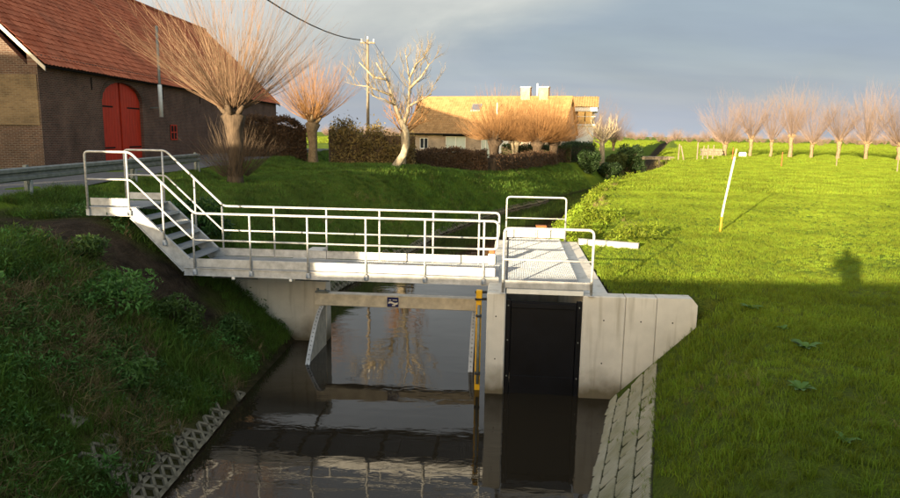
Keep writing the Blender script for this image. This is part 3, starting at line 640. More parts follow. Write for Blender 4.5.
BX, BY0, BY1 = -15.0, 25.4, 59.4
barn = thing('brick_barn', 'long dark brick barn with red tiled roof and red arched double door', 'barn')
# long wall with arched door opening
DY0, DY1, DZ = 29.9, 33.75, 6.21
m = MB(); zb = 2.6
arc = [((DY0 + DY1) / 2 - math.cos(math.pi * k / 10) * (DY1 - DY0) / 2, DZ + math.sin(math.pi * k / 10) * 0.83) for k in range(11)]
m.prism([(BY0, zb), (DY0, zb), (DY0, 7.60), (BY0, 7.60)], 0, BX - 0.35, BX)
m.prism([(DY1, zb), (BY1, zb), (BY1, 7.60), (DY1, 7.60)], 0, BX - 0.35, BX)
for a, b in zip(arc, arc[1:]): m.prism([a, b, (b[0], 7.60), (a[0], 7.60)], 0, BX - 0.35, BX)
mk('long_wall', m, 'brick_y', barn)
m = MB()
for k in range(10):   # brick arch ring
    a, b = arc[k], arc[k + 1]; cx_ = (DY0 + DY1) / 2
    sc_ = lambda p: ((p[0] - cx_) * 1.09 + cx_, DZ + (p[1] - DZ) * 1.28)
    m.prism([a, b, sc_(b), sc_(a)], 0, BX, BX + 0.02)
mk('door_arch', m, 'brick_x', barn)
gz = 13.2
RX = BX - 5.8
m = MB().prism([(BX - 0.36, zb), (BX - 0.36, 7.2), (RX, gz - 0.22), (RX - 5.4, 7.60), (RX - 5.4, zb)], 1, BY0 + 0.02, BY0 + 0.36); mk('gable_wall', m, 'brick_x', barn)
m = MB().box(BX - 0.36, BX - 0.001, BY0 - 0.012, BY0 + 0.0, zb, 7.18); mk('corner_pier', m, 'brick_x', barn)
m = MB().prism([(BX - 0.36, zb), (BX - 0.36, 7.2), (RX, gz - 0.22), (RX - 5.4, 7.60), (RX - 5.4, zb)], 1, BY1 - 0.36, BY1 - 0.02); mk('gable_wall', m, 'brick_x', barn)
mk('rear_wall', MB().box(RX - 5.4, RX - 5.05, BY0 + 0.36, BY1 - 0.36, zb, 7.2), 'brick_y', barn)
m = MB().box(-23.5, BX - 0.05, BY0 - 0.035, BY0 - 0.014, 5.06, 6.87); mk('brick_infill', m, 'tan_brick', barn)
rf = tiled_roof('roof', (BX + 0.35, BY0 - 0.12, 7.22), (0, BY1 - BY0 + 0.24, 0), (-6.15, 0, gz - 7.22), 'tile_red', barn, seed=3, sag=0.10)
rf2 = tiled_roof('roof', (RX - 5.8, BY0 - 0.12, 7.22), (0, BY1 - BY0 + 0.24, 0), (5.8, 0, gz - 7.22), 'tile_red', barn, pitch=0.5, rowh=0.6, seed=4, sag=0.10)
m = MB().tube([(RX, y, gz + 0.02 - 0.10 * math.sin((y - BY0) / (BY1 - BY0) * math.pi)) for y in np.linspace(BY0 - 0.15, BY1 + 0.15, 30)], 0.14, 8); mk('ridge_tiles', m, 'tile_red', barn)
for y in (BY0 - 0.10, BY1 + 0.06):
    m = MB().prism([(BX + 0.33, 7.00), (BX + 0.33, 7.16), (RX, gz - 0.06), (RX, gz - 0.24)], 1, y, y + 0.05); mk('verge_board', m, 'cream', barn)
mk('eave_board', MB().box(BX + 0.0, BX + 0.30, BY0, BY1, 7.16, 7.205), 'dark', barn)
# door: two leaves of boards
dl_ = [(DY0, (DY0 + DY1) / 2 - 0.14), ((DY0 + DY1) / 2 + 0.02, DY1)]
cxm = (DY0 + DY1) / 2; hw_ = (DY1 - DY0) / 2
def archz(y): return DZ + 0.83 * math.sqrt(max(0.0, 1 - ((y - cxm) / hw_) ** 2))
for a, b in dl_:
    d = mk('door_leaf', MB().prism([(a, 3.3)] + [(b, 3.3)] + [(b + (a - b) * k / 8, archz(b + (a - b) * k / 8) - 0.005) for k in range(9)], 0, BX - 0.22, BX - 0.16), 'door_red', barn)
    nb = 7; w_ = (b - a) / nb
    for k in range(nb):
        y0, y1 = a + k * w_ + 0.006, a + (k + 1) * w_ - 0.006
        mk('board', MB().prism([(y0, 3.32), (y1, 3.32), (y1, archz(y1) - 0.02), (y0, archz(y0) - 0.02)], 0, BX - 0.16, BX - 0.135), 'door_red', d)
for a, b in dl_:
    for z in (4.1, 5.9): mk('hinge', MB().box(BX - 0.134, BX - 0.125, a + 0.05 if a == DY0 else a + 0.6, b - 0.6 if a == DY0 else b - 0.05, z, z + 0.07), 'dark', barn)
mk('door_gap', MB().box(BX - 0.30, BX - 0.25, DY0, DY1, 3.0, 7.01), 'dark', barn)
fl = mk('flue_pipe', MB().tube([(BX + 0.50, 34.7, 5.58), (BX + 0.50, 34.7, 9.96)], 0.07, 8), 'guard', barn, True)
mk('pipe_sleeve', MB().tube([(BX + 0.50, 34.7, 5.58), (BX + 0.50, 34.7, 7.15)], 0.10, 10), 'white', fl, True)
mk('wall_bracket', MB().box(BX, BX + 0.42, 34.65, 34.75, 6.0, 6.06), 'guard', fl)
wn = mk('window', MB().box(BX + 0.002, BX + 0.03, 36.9, 37.75, 4.42, 5.23), 'dark', barn)
m = MB()
for y in (36.9, 37.3, 37.69): m.box(BX + 0.03, BX + 0.055, y, y + 0.06, 4.42, 5.23)
for z in (4.42, 4.80, 5.17): m.box(BX + 0.03, BX + 0.05, 36.9, 37.75, z, z + 0.06)
mk('window_bars', m, 'door_red', wn)
for y, z in ((29.1, 6.55), (36.2, 6.5), (41.5, 6.5), (48.5, 6.5)): mk('wall_anchor', MB().box(BX, BX + 0.025, y - 0.03, y + 0.03, z, z + 0.5), 'dark', barn)
mk('wall_plate', MB().bbox(BX + 0.001, BX + 0.03, 45.8, 46.5, 5.4, 5.7, 0.008), 'cream', barn)

# orange roofed house behind the hedge
hs = thing('farmhouse', 'low farmhouse with long orange tiled roof, skylight and pale brick walls', 'house', (11.15, 70, 2.4), -R(20))
# local: x from -17 (left) to 0 (right gable), y 0 (front) to 8, z from ground
HLx = -17.0; EZ = 2.75; RZ = 6.55
def wall_with_openings(name, x0, x1, z0, z1, ops, mat_, parent, y0=0.0, th=0.3):
    m = MB(); xs = sorted({x0, x1, *[q for o in ops for q in o[:2]]}); zs = sorted({z0, z1, *[q for o in ops for q in o[2:]]})
    for a, b in zip(xs, xs[1:]):
        for c, d in zip(zs, zs[1:]):
            if not any(o[0] <= a and b <= o[1] and o[2] <= c and d <= o[3] for o in ops): m.box(a, b, y0, y0 + th, c, d)
    return mk(name, m, mat_, parent)
hops = [(-12.6, -10.3, 0.35, 2.3), (-8.6, -7.6, 0.0, 2.1), (-15.6, -14.6, 0.9, 2.1), (-3.4, -2.6, 0.6, 1.9)]
wall_with_openings('front_wall', HLx, 0, -1.2, EZ, hops, 'house_brick', hs)
m = MB().prism([(0.0, -1.2), (0.0, EZ), (4.0, RZ - 0.12), (8.0, EZ), (8.0, -1.2)], 0, -0.3, 0.0)
mk('gable_wall', MB().prism([(0.305, -1.2), (0.305, EZ), (4.0, RZ - 0.12), (8.0, EZ), (8.0, -1.2)], 0, -0.3, 0.0), 'house_brick', hs)
mk('gable_wall', MB().prism([(0.305, -1.2), (0.305, EZ), (4.0, RZ - 0.12), (8.0, EZ), (8.0, -1.2)], 0, HLx, HLx + 0.3), 'house_brick', hs)
mk('rear_wall', MB().box(HLx + 0.3, -0.3, 7.7, 8.0, -1.2, EZ), 'house_brick', hs)
tiled_roof('roof', (HLx - 0.2, -0.4, EZ - 0.22), (-HLx + 0.4, 0, 0), (0, 4.4, RZ - EZ + 0.22), 'tile_orange', hs, pitch=0.28, rowh=0.36, amp=0.03, seed=9)
tiled_roof('roof', (HLx - 0.2, 8.4, EZ - 0.22), (-HLx + 0.4, 0, 0), (0, -4.4, RZ - EZ + 0.22), 'tile_orange', hs, pitch=0.5, rowh=0.6, amp=0.03, seed=10)
mk('ridge_tiles', MB().tube([(HLx - 0.2, 4, RZ + 0.03), (0.2, 4, RZ + 0.03)], 0.13, 8), 'tile_orange', hs)
mk('gutter', MB().tube([(HLx, -0.46, EZ - 0.24), (0.1, -0.46, EZ - 0.24)], 0.07, 8), 'dark', hs)
for (a, b, c, d) in hops:
    wd = mk('window' if c > 0 else 'door', MB().box(a + 0.02, b - 0.02, 0.14, 0.17, c + 0.02, d - 0.02), 'glass' if c > 0.5 else 'blind', hs)
    m = MB()
    for q in (a, (a + b) / 2 - 0.04, b - 0.08): m.box(q, q + 0.08, 0.08, 0.139, c, d)
    m.box(a + 0.08, b - 0.08, 0.09, 0.138, d - 0.08, d); m.box(a + 0.08, b - 0.08, 0.09, 0.138, c, c + 0.08)
    mk('frame', m, 'white', wd)
mk('lintel', MB().bbox(-12.9, -9.9, -0.03, 0.002, 2.3, 2.52, 0.01), 'dark', hs)
def on_roof(x, t, off=0.05): return (x, -0.4 + 4.4 * t, EZ - 0.22 + (RZ - EZ + 0.22) * t + off)
m = MB(); a = on_roof(-10.6, 0.62, 0.10); b = on_roof(-9.5, 0.62, 0.10); c = on_roof(-9.5, 0.80, 0.10); d = on_roof(-10.6, 0.80, 0.10)
dn = Vector((0, 0, -0.14)); vs = [Vector(q) for q in (a, b, c, d)]
m.add([tuple(q + dn) for q in vs] + [tuple(q) for q in vs], [(4, 5, 6, 7), (0, 1, 5, 4), (1, 2, 6, 5), (2, 3, 7, 6), (3, 0, 4, 7)])
sk = mk('skylight', m, 'guard', hs)
ins = [vs[0].lerp(vs[2], 0.1), vs[1].lerp(vs[3], 0.1), vs[2].lerp(vs[0], 0.1), vs[3].lerp(vs[1], 0.1)]
skm = mat('skylight_glass', (0.5, 0.55, 0.6), 0.05, 0.02, 1, metal=0.9)
mk('pane', MB().add([tuple(q + Vector((0, -0.004, 0.006))) for q in ins], [(0, 1, 2, 3)]), skm, sk)
mk('vent_pipe', MB().tube([on_roof(-7.5, 0.55, -0.1), tuple(Vector(on_roof(-7.5, 0.55)) + Vector((0, 0, 1.1)))], 0.06, 8), 'white', hs)
for x in (-4.9, -2.9):
    cmy = mk('chimney', MB().bbox(x - 0.5, x + 0.5, 3.7, 4.5, RZ - 0.5, RZ + 1.0, 0.02), 'house_brick', hs)
    mk('chimney_cap', MB().bbox(x - 0.56, x + 0.56, 3.64, 4.56, RZ + 1.002, RZ + 1.12, 0.02), 'concrete', cmy)
mk('flue', MB().tube([(-3.7, 4.2, RZ - 0.2), (-3.7, 4.2, RZ + 1.45)], 0.10, 8), 'white', hs, True)
# door surround in white plaster
mk('plaster_panel', MB().bbox(-7.4, -5.6, -0.04, -0.002, -0.6, 2.3, 0.01), 'white', hs)

an = thing('annex', 'white two storey annex with glazed balcony under an orange roof behind the farmhouse', 'house', (14.6, 79.5, 2.4), -R(12))
mk('wall', MB().bbox(-6, 1.55, 0, 5, -1, 3.7, 0.02), 'white', an)
mk('balcony_floor', MB().bbox(-6.1, 1.75, -0.25, 5.05, 3.702, 3.86, 0.02), 'white', an)
for x in (-0.3, 0.55, 1.55): mk('balcony_post', MB().box(x - 0.06, x + 0.06, 0.0, 0.12, 3.862, 5.3), 'dark', an)
for k, x in enumerate((-0.24, 0.61)): mk('pane', MB().box(x, x + 0.73, 0.05, 0.07, 3.9, 5.28), 'glass', an)
mk('upper_wall', MB().box(-6, 1.6, 0.9, 5, 3.862, 5.3), 'cream', an)
mk('fascia', MB().bbox(-6.2, 1.9, -0.35, 5.3, 5.302, 5.75, 0.02), 'white', an)
tiled_roof('roof', (-6.3, -0.45, 5.76), (8.3, 0, 0), (0, 3.1, 1.35), 'tile_orange', an, pitch=0.28, rowh=0.36, amp=0.03, seed=12)
mk('roof_end', MB().prism([(-0.3, 5.752), (2.6, 6.98), (5.2, 5.752)], 0, 1.75, 1.9), 'white', an)
tiled_roof('roof', (-6.3, 5.7, 5.76), (8.3, 0, 0), (0, -3.05, 1.35), 'tile_orange', an, pitch=0.5, rowh=0.6, amp=0.03, seed=13)
mk('railing', MB().box(-0.3, 1.7, -0.2, -0.17, 4.7, 4.76), 'white', an)

# unseen house and flat block behind the viewpoint, added to shade barn and bank
nh = thing('shade_house', 'brick house behind the viewpoint, unseen and added to shade the barn gable', 'house', (-33.6, -7.0, 3.4))
mk('wall', MB().box(-8.2, 8.2, 0, 7.5, -0.2, 5.2), 'brick_x', nh)
tiled_roof('roof', (-8.5, -0.4, 5.1), (17.0, 0, 0), (0, 4.2, 3.9), 'tile_red', nh, pitch=0.5, rowh=0.6, seed=21)
tiled_roof('roof', (-8.5, 7.9, 5.1), (17.0, 0, 0), (0, -4.2, 3.9), 'tile_red', nh, pitch=0.5, rowh=0.6, seed=22)
for x in (-8.2, 7.9): mk('gable_wall', MB().prism([(0.0, 5.2), (3.75, 8.8), (7.5, 5.2)], 0, x, x + 0.3), 'brick_y', nh)
mk('chimney', MB().bbox(-1, 0, 3.3, 4.3, 8.4, 9.8, 0.02), 'brick_x', nh)
gg = thing('blocker', 'flat roofed brick garage behind the viewpoint, unseen and added to shade the willow foot', 'blocker', (-19.2, -5.0, 3.4))  # out of view, added to keep sun off the lower willow
mk('wall', MB().box(-2.1, 2.2, 0, 5.0, -0.2, 4.8), 'brick_x', gg); mk('roof', MB().bbox(-2.2, 2.3, -0.1, 5.1, 4.802, 5.0, 0.02), 'concrete', gg)

# ------------------------------------------------------------------ guardrail, pole, wires, fences
gr = thing('road_guardrail', 'weathered steel guardrail along the road in front of the barn', 'guardrail')
prof = [(0.0, 3.80), (0.055, 3.83), (0.055, 3.90), (0.0, 3.935), (0.0, 3.965), (0.055, 4.0), (0.055, 4.07), (0.0, 4.10)]
m = MB(); GX = -9.42
n_ = len(prof)
pts = [(GX + p[0], y, p[1] + 0.02) for y in (6.0, 10.5, 15.3, 20.4, 25.7) for p in prof]
m.add(pts, [(i * n_ + j, i * n_ + j + 1, (i + 1) * n_ + j + 1, (i + 1) * n_ + j) for i in range(4) for j in range(n_ - 1)])
pts2 = [(x - 0.006, y, z) for x, y, z in pts]
m.add(pts2, [(i * n_ + j, (i + 1) * n_ + j, (i + 1) * n_ + j + 1, i * n_ + j + 1) for i in range(4) for j in range(n_ - 1)])
mk('rail', m, 'guard', gr)
for y in (10.5, 15.3, 20.4, 25.5):
    m = MB().box(GX - 0.10, GX - 0.02, y - 0.05, y + 0.05, 3.0, 4.16); m.box(GX - 0.018, GX + 0.0, y - 0.03, y + 0.03, 3.75, 4.05)
    mk('post', m, 'guard', gr)
    mk('brace', MB().tube([(GX + 0.08, y - 0.05, 3.82), (GX + 0.24, y - 0.42, 3.15)], 0.035, 6), 'guard', gr)

up = thing('utility_pole', 'slim pale utility pole with a crossarm standing behind the ivy hedge', 'pole', (-5.0, 41.4, 2.7))
mk('shaft', MB().tube([(0, 0, 0), (0, 0, 7.65)], [0.105, 0.075], 10), 'wood', up, True)
mk('crossarm', MB().bbox(-0.42, 0.42, -0.05, 0.05, 7.40, 7.50, 0.01), 'wood', up)
for x in (-0.35, 0.0, 0.35): mk('insulator', MB().tube([(x, 0, 7.5), (x, 0, 7.66)] if x else [(x, 0, 7.65), (x, 0, 7.8)], 0.045, 8), 'white', up)
def catenary(a, b, sag, n=20):
    a = Vector(a); b = Vector(b); return [a.lerp(b, i / n) - Vector((0, 0, 4 * sag * (i / n) * (1 - i / n))) for i in range(n + 1)]
tag(mk('overhead_wire', MB().tube(catenary((-5.35, 41.4, 10.3), (-9.0, 2, 13.6), 2.0), 0.028, 5), 'dark_rubber'), 'dark overhead cable sagging from the utility pole to the upper left', 'cable')
tag(mk('service_wire', MB().tube(catenary((-4.65, 41.4, 10.2), (-2.8, 74, 7.9), 0.5), 0.012, 4), 'dark_rubber'), 'thin wire from the utility pole toward the farmhouse roof', 'cable')

# white range pole
pb = (8.2, 20.6, g(8.2, 20.6))
rp_ = thing('marker_pole', 'tall leaning white pole with yellow foot standing in the meadow', 'pole', pb)
P0, P1, P2, P3, P4 = (0, 0, -0.15), (0.01, 0, 0.48), (0.05, 0, 0.85), (0.26, 0.02, 2.28), (0.30, 0.02, 2.52)
for a, b, mm, nm in ((P0, P1, 'amber', 'foot'), (P1, P2, 'white', 'shaft'), (P2, P3, 'white', 'shaft'), (P3, P4, 'straw_paint', 'tip')): mk(nm, MB().tube([a, b], 0.031, 8), mm, rp_, True)

def fence_post(x, y, h, lean, label, m='wood', r_=0.05, z=None):
    o = mk('fence_post', MB().tube([(0, 0, -0.2), (lean * 0.5, 0, h * 0.5), (lean, 0, h)], [r_ * 1.1, r_, r_ * 0.9], 7), m); o.location = (x, y, g(x, y) if z is None else z)
    return tag(o, label, 'post', 'posts along the meadow edge')
fence_post(33.8, 70.6, 1.5, 0.02, 'reddish brown stake in the meadow below the fourth willow', 'orange')
fence_post(36.6, 90.0, 1.6, 0.05, 'reddish stake near the tip of the leaning white pole', 'orange')
fence_post(41.1, 73.6, 1.4, 0.0, 'pale fence post in front of the sixth willow', 'wood')
fence_post(40.4, 62.4, 1.5, 0.0, 'pale fence post at the right edge under the largest willow', 'wood')
for i, (x, y, h, l) in enumerate(((27.6, 84, 2.0, 0.05), (28.2, 83.6, 1.8, -0.5), (30.6, 86, 2.2, 0.0), (32.0, 88, 1.8, 0.1), (33.0, 89, 1.9, 0.0), (34.4, 91, 1.9, 0.1))):
    fence_post(x, y, h, l, ['pale upright post left of the ditch bank beside the plank bridge', 'leaning brace post propped beside the plank bridge', 'tall pale post on the ditch bank right of the plank bridge', 'third post from the right of the ditch bank group', 'second post from the right of the ditch bank group', 'rightmost brown post of the ditch bank group'][i], 'wood', 0.08)
br = thing('plank_bridge', 'small wooden plank bridge over the ditch far behind', 'bridge', (26.5, 93.0, 2.0), R(8))
for k in range(12): mk('plank', MB().bbox(-3.2 + k * 0.54, -2.7 + k * 0.54, -1.0, 1.0, 0.25, 0.35, 0.02), 'wood', br)
for y in (-0.8, 0.8): mk('bearer', MB().box(-3.3, 3.4, y - 0.1, y + 0.1, -0.05, 0.248), 'wood', br)
for x in (-2.6, 1.2): mk('pile', MB().tube([(x, -0.9, -2.4), (x, -0.9, 0.0)], 0.12, 8), 'barkpale', br)
sh = thing('stone_trough', 'long low pale block wall at the foot of the leftmost field willow', 'wall', (39.8, 106, g(39.8, 106)), R(4))
for i in range(5):
    for j in range(3): mk('block', MB().bbox(-1.6 + i * 0.64 + (0.15 if j % 2 else 0), -0.97 + i * 0.64 + (0.15 if j % 2 else 0), -0.4, 0.4, j * 0.41 - 0.1, j * 0.41 + 0.30, 0.03), 'block_old', sh)
tg = tag(mk('white_sheet', MB().bbox(-0.5, 0.5, -0.3, 0.3, 0, 0.75, 0.12), 'white'), 'small white wrapped bundle on the grass right of the block wall', 'bundle'); tg.location = (43.6, 103.5, g(43.6, 103.5))

# ------------------------------------------------------------------ trees
def wobble_trunk(pts, rads, seed, seg=10, lump=0.18):
    m = MB(); m.tube(pts, rads, seg); r_ = random.Random(seed)
    pc = [Vector(p) for p in pts]
    for i in range(len(m.v)):
        v = Vector(m.v[i]); c = pc[min(i // seg, len(pc) - 1)]
        m.v[i] = tuple(c + (v - c) * (1 + r_.uniform(-lump, lump)))
    return m
def shoots(seed, head, head_r, n, length, spread, rad, twigs=2, up=0.55, z_sq=0.7, seg=3, jit=0.11):
    r_ = random.Random(seed); m = MB(); hx, hy, hz = head
    for i in range(n):
        az = r_.uniform(0, 2 * math.pi); el = math.acos(1 - r_.random() * (1 - math.cos(R(spread))))
        d = Vector((math.sin(el) * math.cos(az), math.sin(el) * math.sin(az), math.cos(el)))
        p = Vector((hx, hy, hz)) + Vector((d.x * head_r, d.y * head_r, d.z * head_r * z_sq)); L = length * r_.uniform(0.5, 1.08) * (1 - 0.12 * el); pts = [p.copy()]; k = 6
        for s_ in range(k):
            dd = (d + Vector((0, 0, up * s_ / k)) + Vector((r_.uniform(-1, 1), r_.uniform(-1, 1), r_.uniform(-1, 1))) * jit).normalized()
            p = p + dd * (L / k); pts.append(p.copy())
        r0 = rad * r_.uniform(0.6, 1.2)
        m.tube(pts, [r0 * (1 - 0.82 * q / k) for q in range(k + 1)], seg, False)
        for t in range(twigs):
            q = r_.randint(1, k - 1); td = ((pts[q + 1] - pts[q]).normalized() + Vector((r_.uniform(-1, 1), r_.uniform(-1, 1), r_.uniform(-0.3, 1))) * 0.55).normalized(); tl = L * r_.uniform(0.15, 0.35)
            a = pts[q]; b = a + td * tl * 0.5 + Vector((0, 0, 0.04 * tl)); c = b + td * tl * 0.5 + Vector((0, 0, 0.10 * tl))
            m.tube([a, b, c], [r0 * 0.45, r0 * 0.32, r0 * 0.15], 3, False)
    return m
def pollard(name, label, loc, trunk_h, trunk_r, n, length, spread, rad, seed, bark='bark', twig='twig_orange', group='pollard willows', twigs=2, lean=(0, 0), up=0.55, stubs=True, cat='willow tree', head=1.7):
    t = thing(name, label, cat, loc, 0, group); r_ = random.Random(seed)
    pts = [(0, 0, -0.3), (0, 0, 0.05)] + [(lean[0] * q + r_.uniform(-0.05, 0.05), lean[1] * q + r_.uniform(-0.05, 0.05), trunk_h * q) for q in (0.3, 0.55, 0.8)] + [(lean[0], lean[1], trunk_h), (lean[0], lean[1], trunk_h + trunk_r * 0.9)]
    m = wobble_trunk(pts, [trunk_r * 1.35, trunk_r * 1.15, trunk_r * 0.95, trunk_r * 0.92, trunk_r * 1.1, trunk_r * head, trunk_r * 0.7], seed, 12)
    for k in range(9 if stubs else 0):
        az = k * 0.7 + r_.uniform(-0.3, 0.3); d = Vector((math.cos(az), math.sin(az), r_.uniform(0.4, 1.4))).normalized(); b = Vector((lean[0], lean[1], trunk_h))
        m.tube([b, b + d * trunk_r * 1.6, b + d * trunk_r * 2.6 + Vector((0, 0, 0.1))], [trunk_r * 0.5, trunk_r * 0.42, trunk_r * 0.25], 7)
    mk('trunk', m, bark, t, True)
    mk('crown', shoots(seed + 1, (lean[0], lean[1], trunk_h + trunk_r * 0.4), trunk_r * head * 1.1, n, length, spread, rad, twigs, up), twig, t)
    return t
W1 = (-7.44, 23.7, g(-7.44, 23.7) - 0.05)
w1 = pollard('willow_tree', 'large pollard willow with orange shoots in front of the barn', W1, 2.35, 0.24, 360, 4.9, 60, 0.009, 11, twigs=4, up=0.18, twig='twig_tan')
mk('sucker_shoots', shoots(77, (0.0, 0, 0.1), 0.5, 210, 1.9, 55, 0.008, 4, 0.2), 'bark', w1)
pollard('willow_tree', 'pollard willow with golden head standing left of the ivy hedge', (-7.5, 37.4, g(-7.5, 37.4)), 2.15, 0.24, 230, 3.9, 60, 0.013, 12, twigs=4, up=0.3, bark='bark_mid')
i_ = 0
for (x, y, lab, th, rr_) in ((3.75, 60.0, 'leftmost orange pollard willow before the farmhouse', 2.0, 0.42), (5.6, 60.5, 'second orange pollard willow from the left before the farmhouse', 2.0, 0.28), (7.4, 59.5, 'third orange pollard willow from the left before the farmhouse', 1.9, 0.36), (8.9, 60.5, 'rightmost orange pollard willow before the farmhouse gable', 2.0, 0.36)):
    pollard('willow_tree', lab, (x, y, g(x, y)), th, rr_, 620, 4.0, 95, 0.012, 30 + i_, 'bark' if i_ != 1 else 'barkpale', 'twig_orange', twigs=3, up=0.95); i_ += 1
def wpx(px, py, y): return Vector(((px - 450) / 684 * y * 1.012, y, EYE + (133.3 - 0.0157 * (450 - px) - py) / 684 * y * 1.012))
def branch(m, r_, p, d, L, rad, lvl, maxl, upb=0.15):
    k = 4; pts = [p.copy()]
    for s_ in range(k):
        d = (d + Vector((r_.uniform(-1, 1), r_.uniform(-1, 1), r_.uniform(-0.7, 1))) * 0.22 + Vector((0, 0, upb))).normalized(); p = p + d * (L / k); pts.append(p.copy())
    m.tube(pts, [rad * (1 - 0.6 * q / k) for q in range(k + 1)], 5 if lvl < 2 else 3, False)
    if lvl < maxl:
        for c in range(r_.randint(3, 5)):
            q = r_.randint(1, k); nd = ((pts[q] - pts[q - 1]).normalized() + Vector((r_.uniform(-1, 1), r_.uniform(-1, 1), r_.uniform(-0.5, 0.9))) * 0.85).normalized()
            branch(m, r_, pts[q], nd, L * r_.uniform(0.5, 0.75), rad * 0.5, lvl + 1, maxl, upb)
def fruit_tree():
    y = 35.2; base = wpx(389, 173.5, y); t = thing('fruit_tree', 'old bare tree with pale crooked trunk beside the dark hedge', 'tree', base); m = MB(); r_ = random.Random(5); tw = MB()
    def pl(ps): return [wpx(a, b, y) - base for a, b in ps]
    main = pl([(388, 176), (394, 167), (403, 154), (406, 143), (405.5, 132), (400, 120)]); m.tube(main, [0.27, 0.22, 0.19, 0.175, 0.16, 0.145], 10)
    limbs = [([(401, 122), (396, 110), (391, 96), (385, 80), (376, 66)], 0.105), ([(403, 126), (407, 112), (408, 98), (409, 84), (405, 60)], 0.11), ([(391, 97), (380, 93), (369, 89), (358, 88)], 0.06), ([(394, 106), (384, 101), (374, 98)], 0.05), ([(409, 90), (420, 80), (428, 68)], 0.08), ([(407, 108), (418, 102), (430, 96)], 0.07), ([(386, 82), (374, 80), (360, 66)], 0.07), ([(408, 82), (414, 68), (424, 60)], 0.06)]
    for ps, r0 in limbs:
        q = pl(ps); off = r_.uniform(-0.9, 0.9); q = [v + Vector((0, off * i / len(q), 0)) for i, v in enumerate(q)]
        m.tube(q, [r0 * (1 - 0.95 * i / len(q)) for i in range(len(q))], 8)
        for v0, v1 in zip(q, q[1:]):
            for c in range(3):
                d = ((v1 - v0).normalized() * 0.6 + Vector((r_.uniform(-1, 1), r_.uniform(-1, 1), r_.uniform(-0.2, 1.0)))).normalized()
                branch(tw, r_, v0.lerp(v1, r_.random()), d, r_.uniform(0.5, 1.1), 0.020, 1, 3, 0.12)
    mk('trunk', m, 'barkpale', t, True); mk('crown', tw, 'twig_grey', t)
fruit_tree()
def bare_tree(name, label, loc, h, rad, seed, bark='barkpale', twig='twig_grey', levels=4, group=None, spread=0.9):
    t = thing(name, label, 'tree', loc, 0, group); r_ = random.Random(seed); m = MB(); tw = MB()
    pts = [(0, 0, -0.3), (0.03, 0, h * 0.2), (-0.03, 0.05, h * 0.4), (0.05, 0, h * 0.5)]; m.tube(pts, [rad * 1.3, rad, rad * 0.9, rad * 0.7], 9)
    for c in range(10):
        az = c * 2.4; d = Vector((math.cos(az) * spread, math.sin(az) * spread, r_.uniform(0.2, 1.0))).normalized()
        branch(tw, r_, Vector((0, 0, h * r_.uniform(0.38, 0.5))), d, h * 0.30, rad * 0.38, 1, levels, 0.10)
    mk('trunk', m, bark, t, True); mk('crown', tw, twig, t); return t
bare_tree('pollard_tree', 'small knobbly sunlit tree with pale trunk right of the annex', (15.6, 71.5, g(15.6, 71.5)), 5.6, 0.26, 41, 'barkpale', 'barkpale', 3)
bare_tree('young_tree', 'thin young tree with pale stem behind the crooked tree', (-2.7, 38.6, g(-2.7, 38.6)), 4.4, 0.13, 43, 'barkpale', 'twig_orange', 3)
# row of field willows: three grown forms, copied
protos = []
rowx = [(717, 156, 1.0), (742, 156.5, 1.0), (762, 157, 0.86), (781, 157.3, 1.0), (802, 158, 1.02), (828, 159, 1.0), (855, 160, 1.02), (888, 161.5, 1.14)]
labs = ['leftmost field willow, widest, beside the block wall', 'second field willow from the left', 'third field willow from the left, the slimmest', 'fourth field willow from the left', 'fifth field willow from the left', 'sixth field willow from the left, third from the right', 'second field willow from the right', 'rightmost and tallest field willow at the picture edge']
fw = []
for i, (px, py, s_) in enumerate(rowx):
    y = 108 - (px - 717) / 171 * 10; v = wpx(px, py, y); loc = (v.x, y, g(v.x, y))
    if i < 5:
        o = pollard('field_willow', labs[i], loc, (1.6, 2.6, 2.2, 2.9, 2.0)[i], (0.30, 0.25, 0.2, 0.27, 0.24)[i], (170, 125, 95, 135, 120)[i], (7.6, 7.2, 6.8, 7.6, 7.8)[i], (58, 44, 38, 40, 48)[i], 0.015, 60 + i, 'bark_mid', 'twig_pink', 'row of willows across the meadow', 9, up=0.30, head=1.4); fw.append(o)
    else:
        o = copy_thing(fw[[1, 4, 0][i - 5]], loc, 1.3 * i, (s_ * 1.12, s_ * 1.0, s_ * (0.95, 1.04, 1.0)[i - 5]), labs[i])
for i, (x, y, s_, lab) in enumerate(((21.5, 112, 0.85, 'left one of the hazy trees behind the annex'), (25.5, 118, 0.9, 'middle one of the hazy trees behind the annex'), (29, 124, 0.75, 'right one of the hazy trees behind the annex'))):
    copy_thing(fw[0], (x, y, g(x, y)), 2.0 * i + 1, s_, lab)['group'] = 'hazy trees behind the annex'

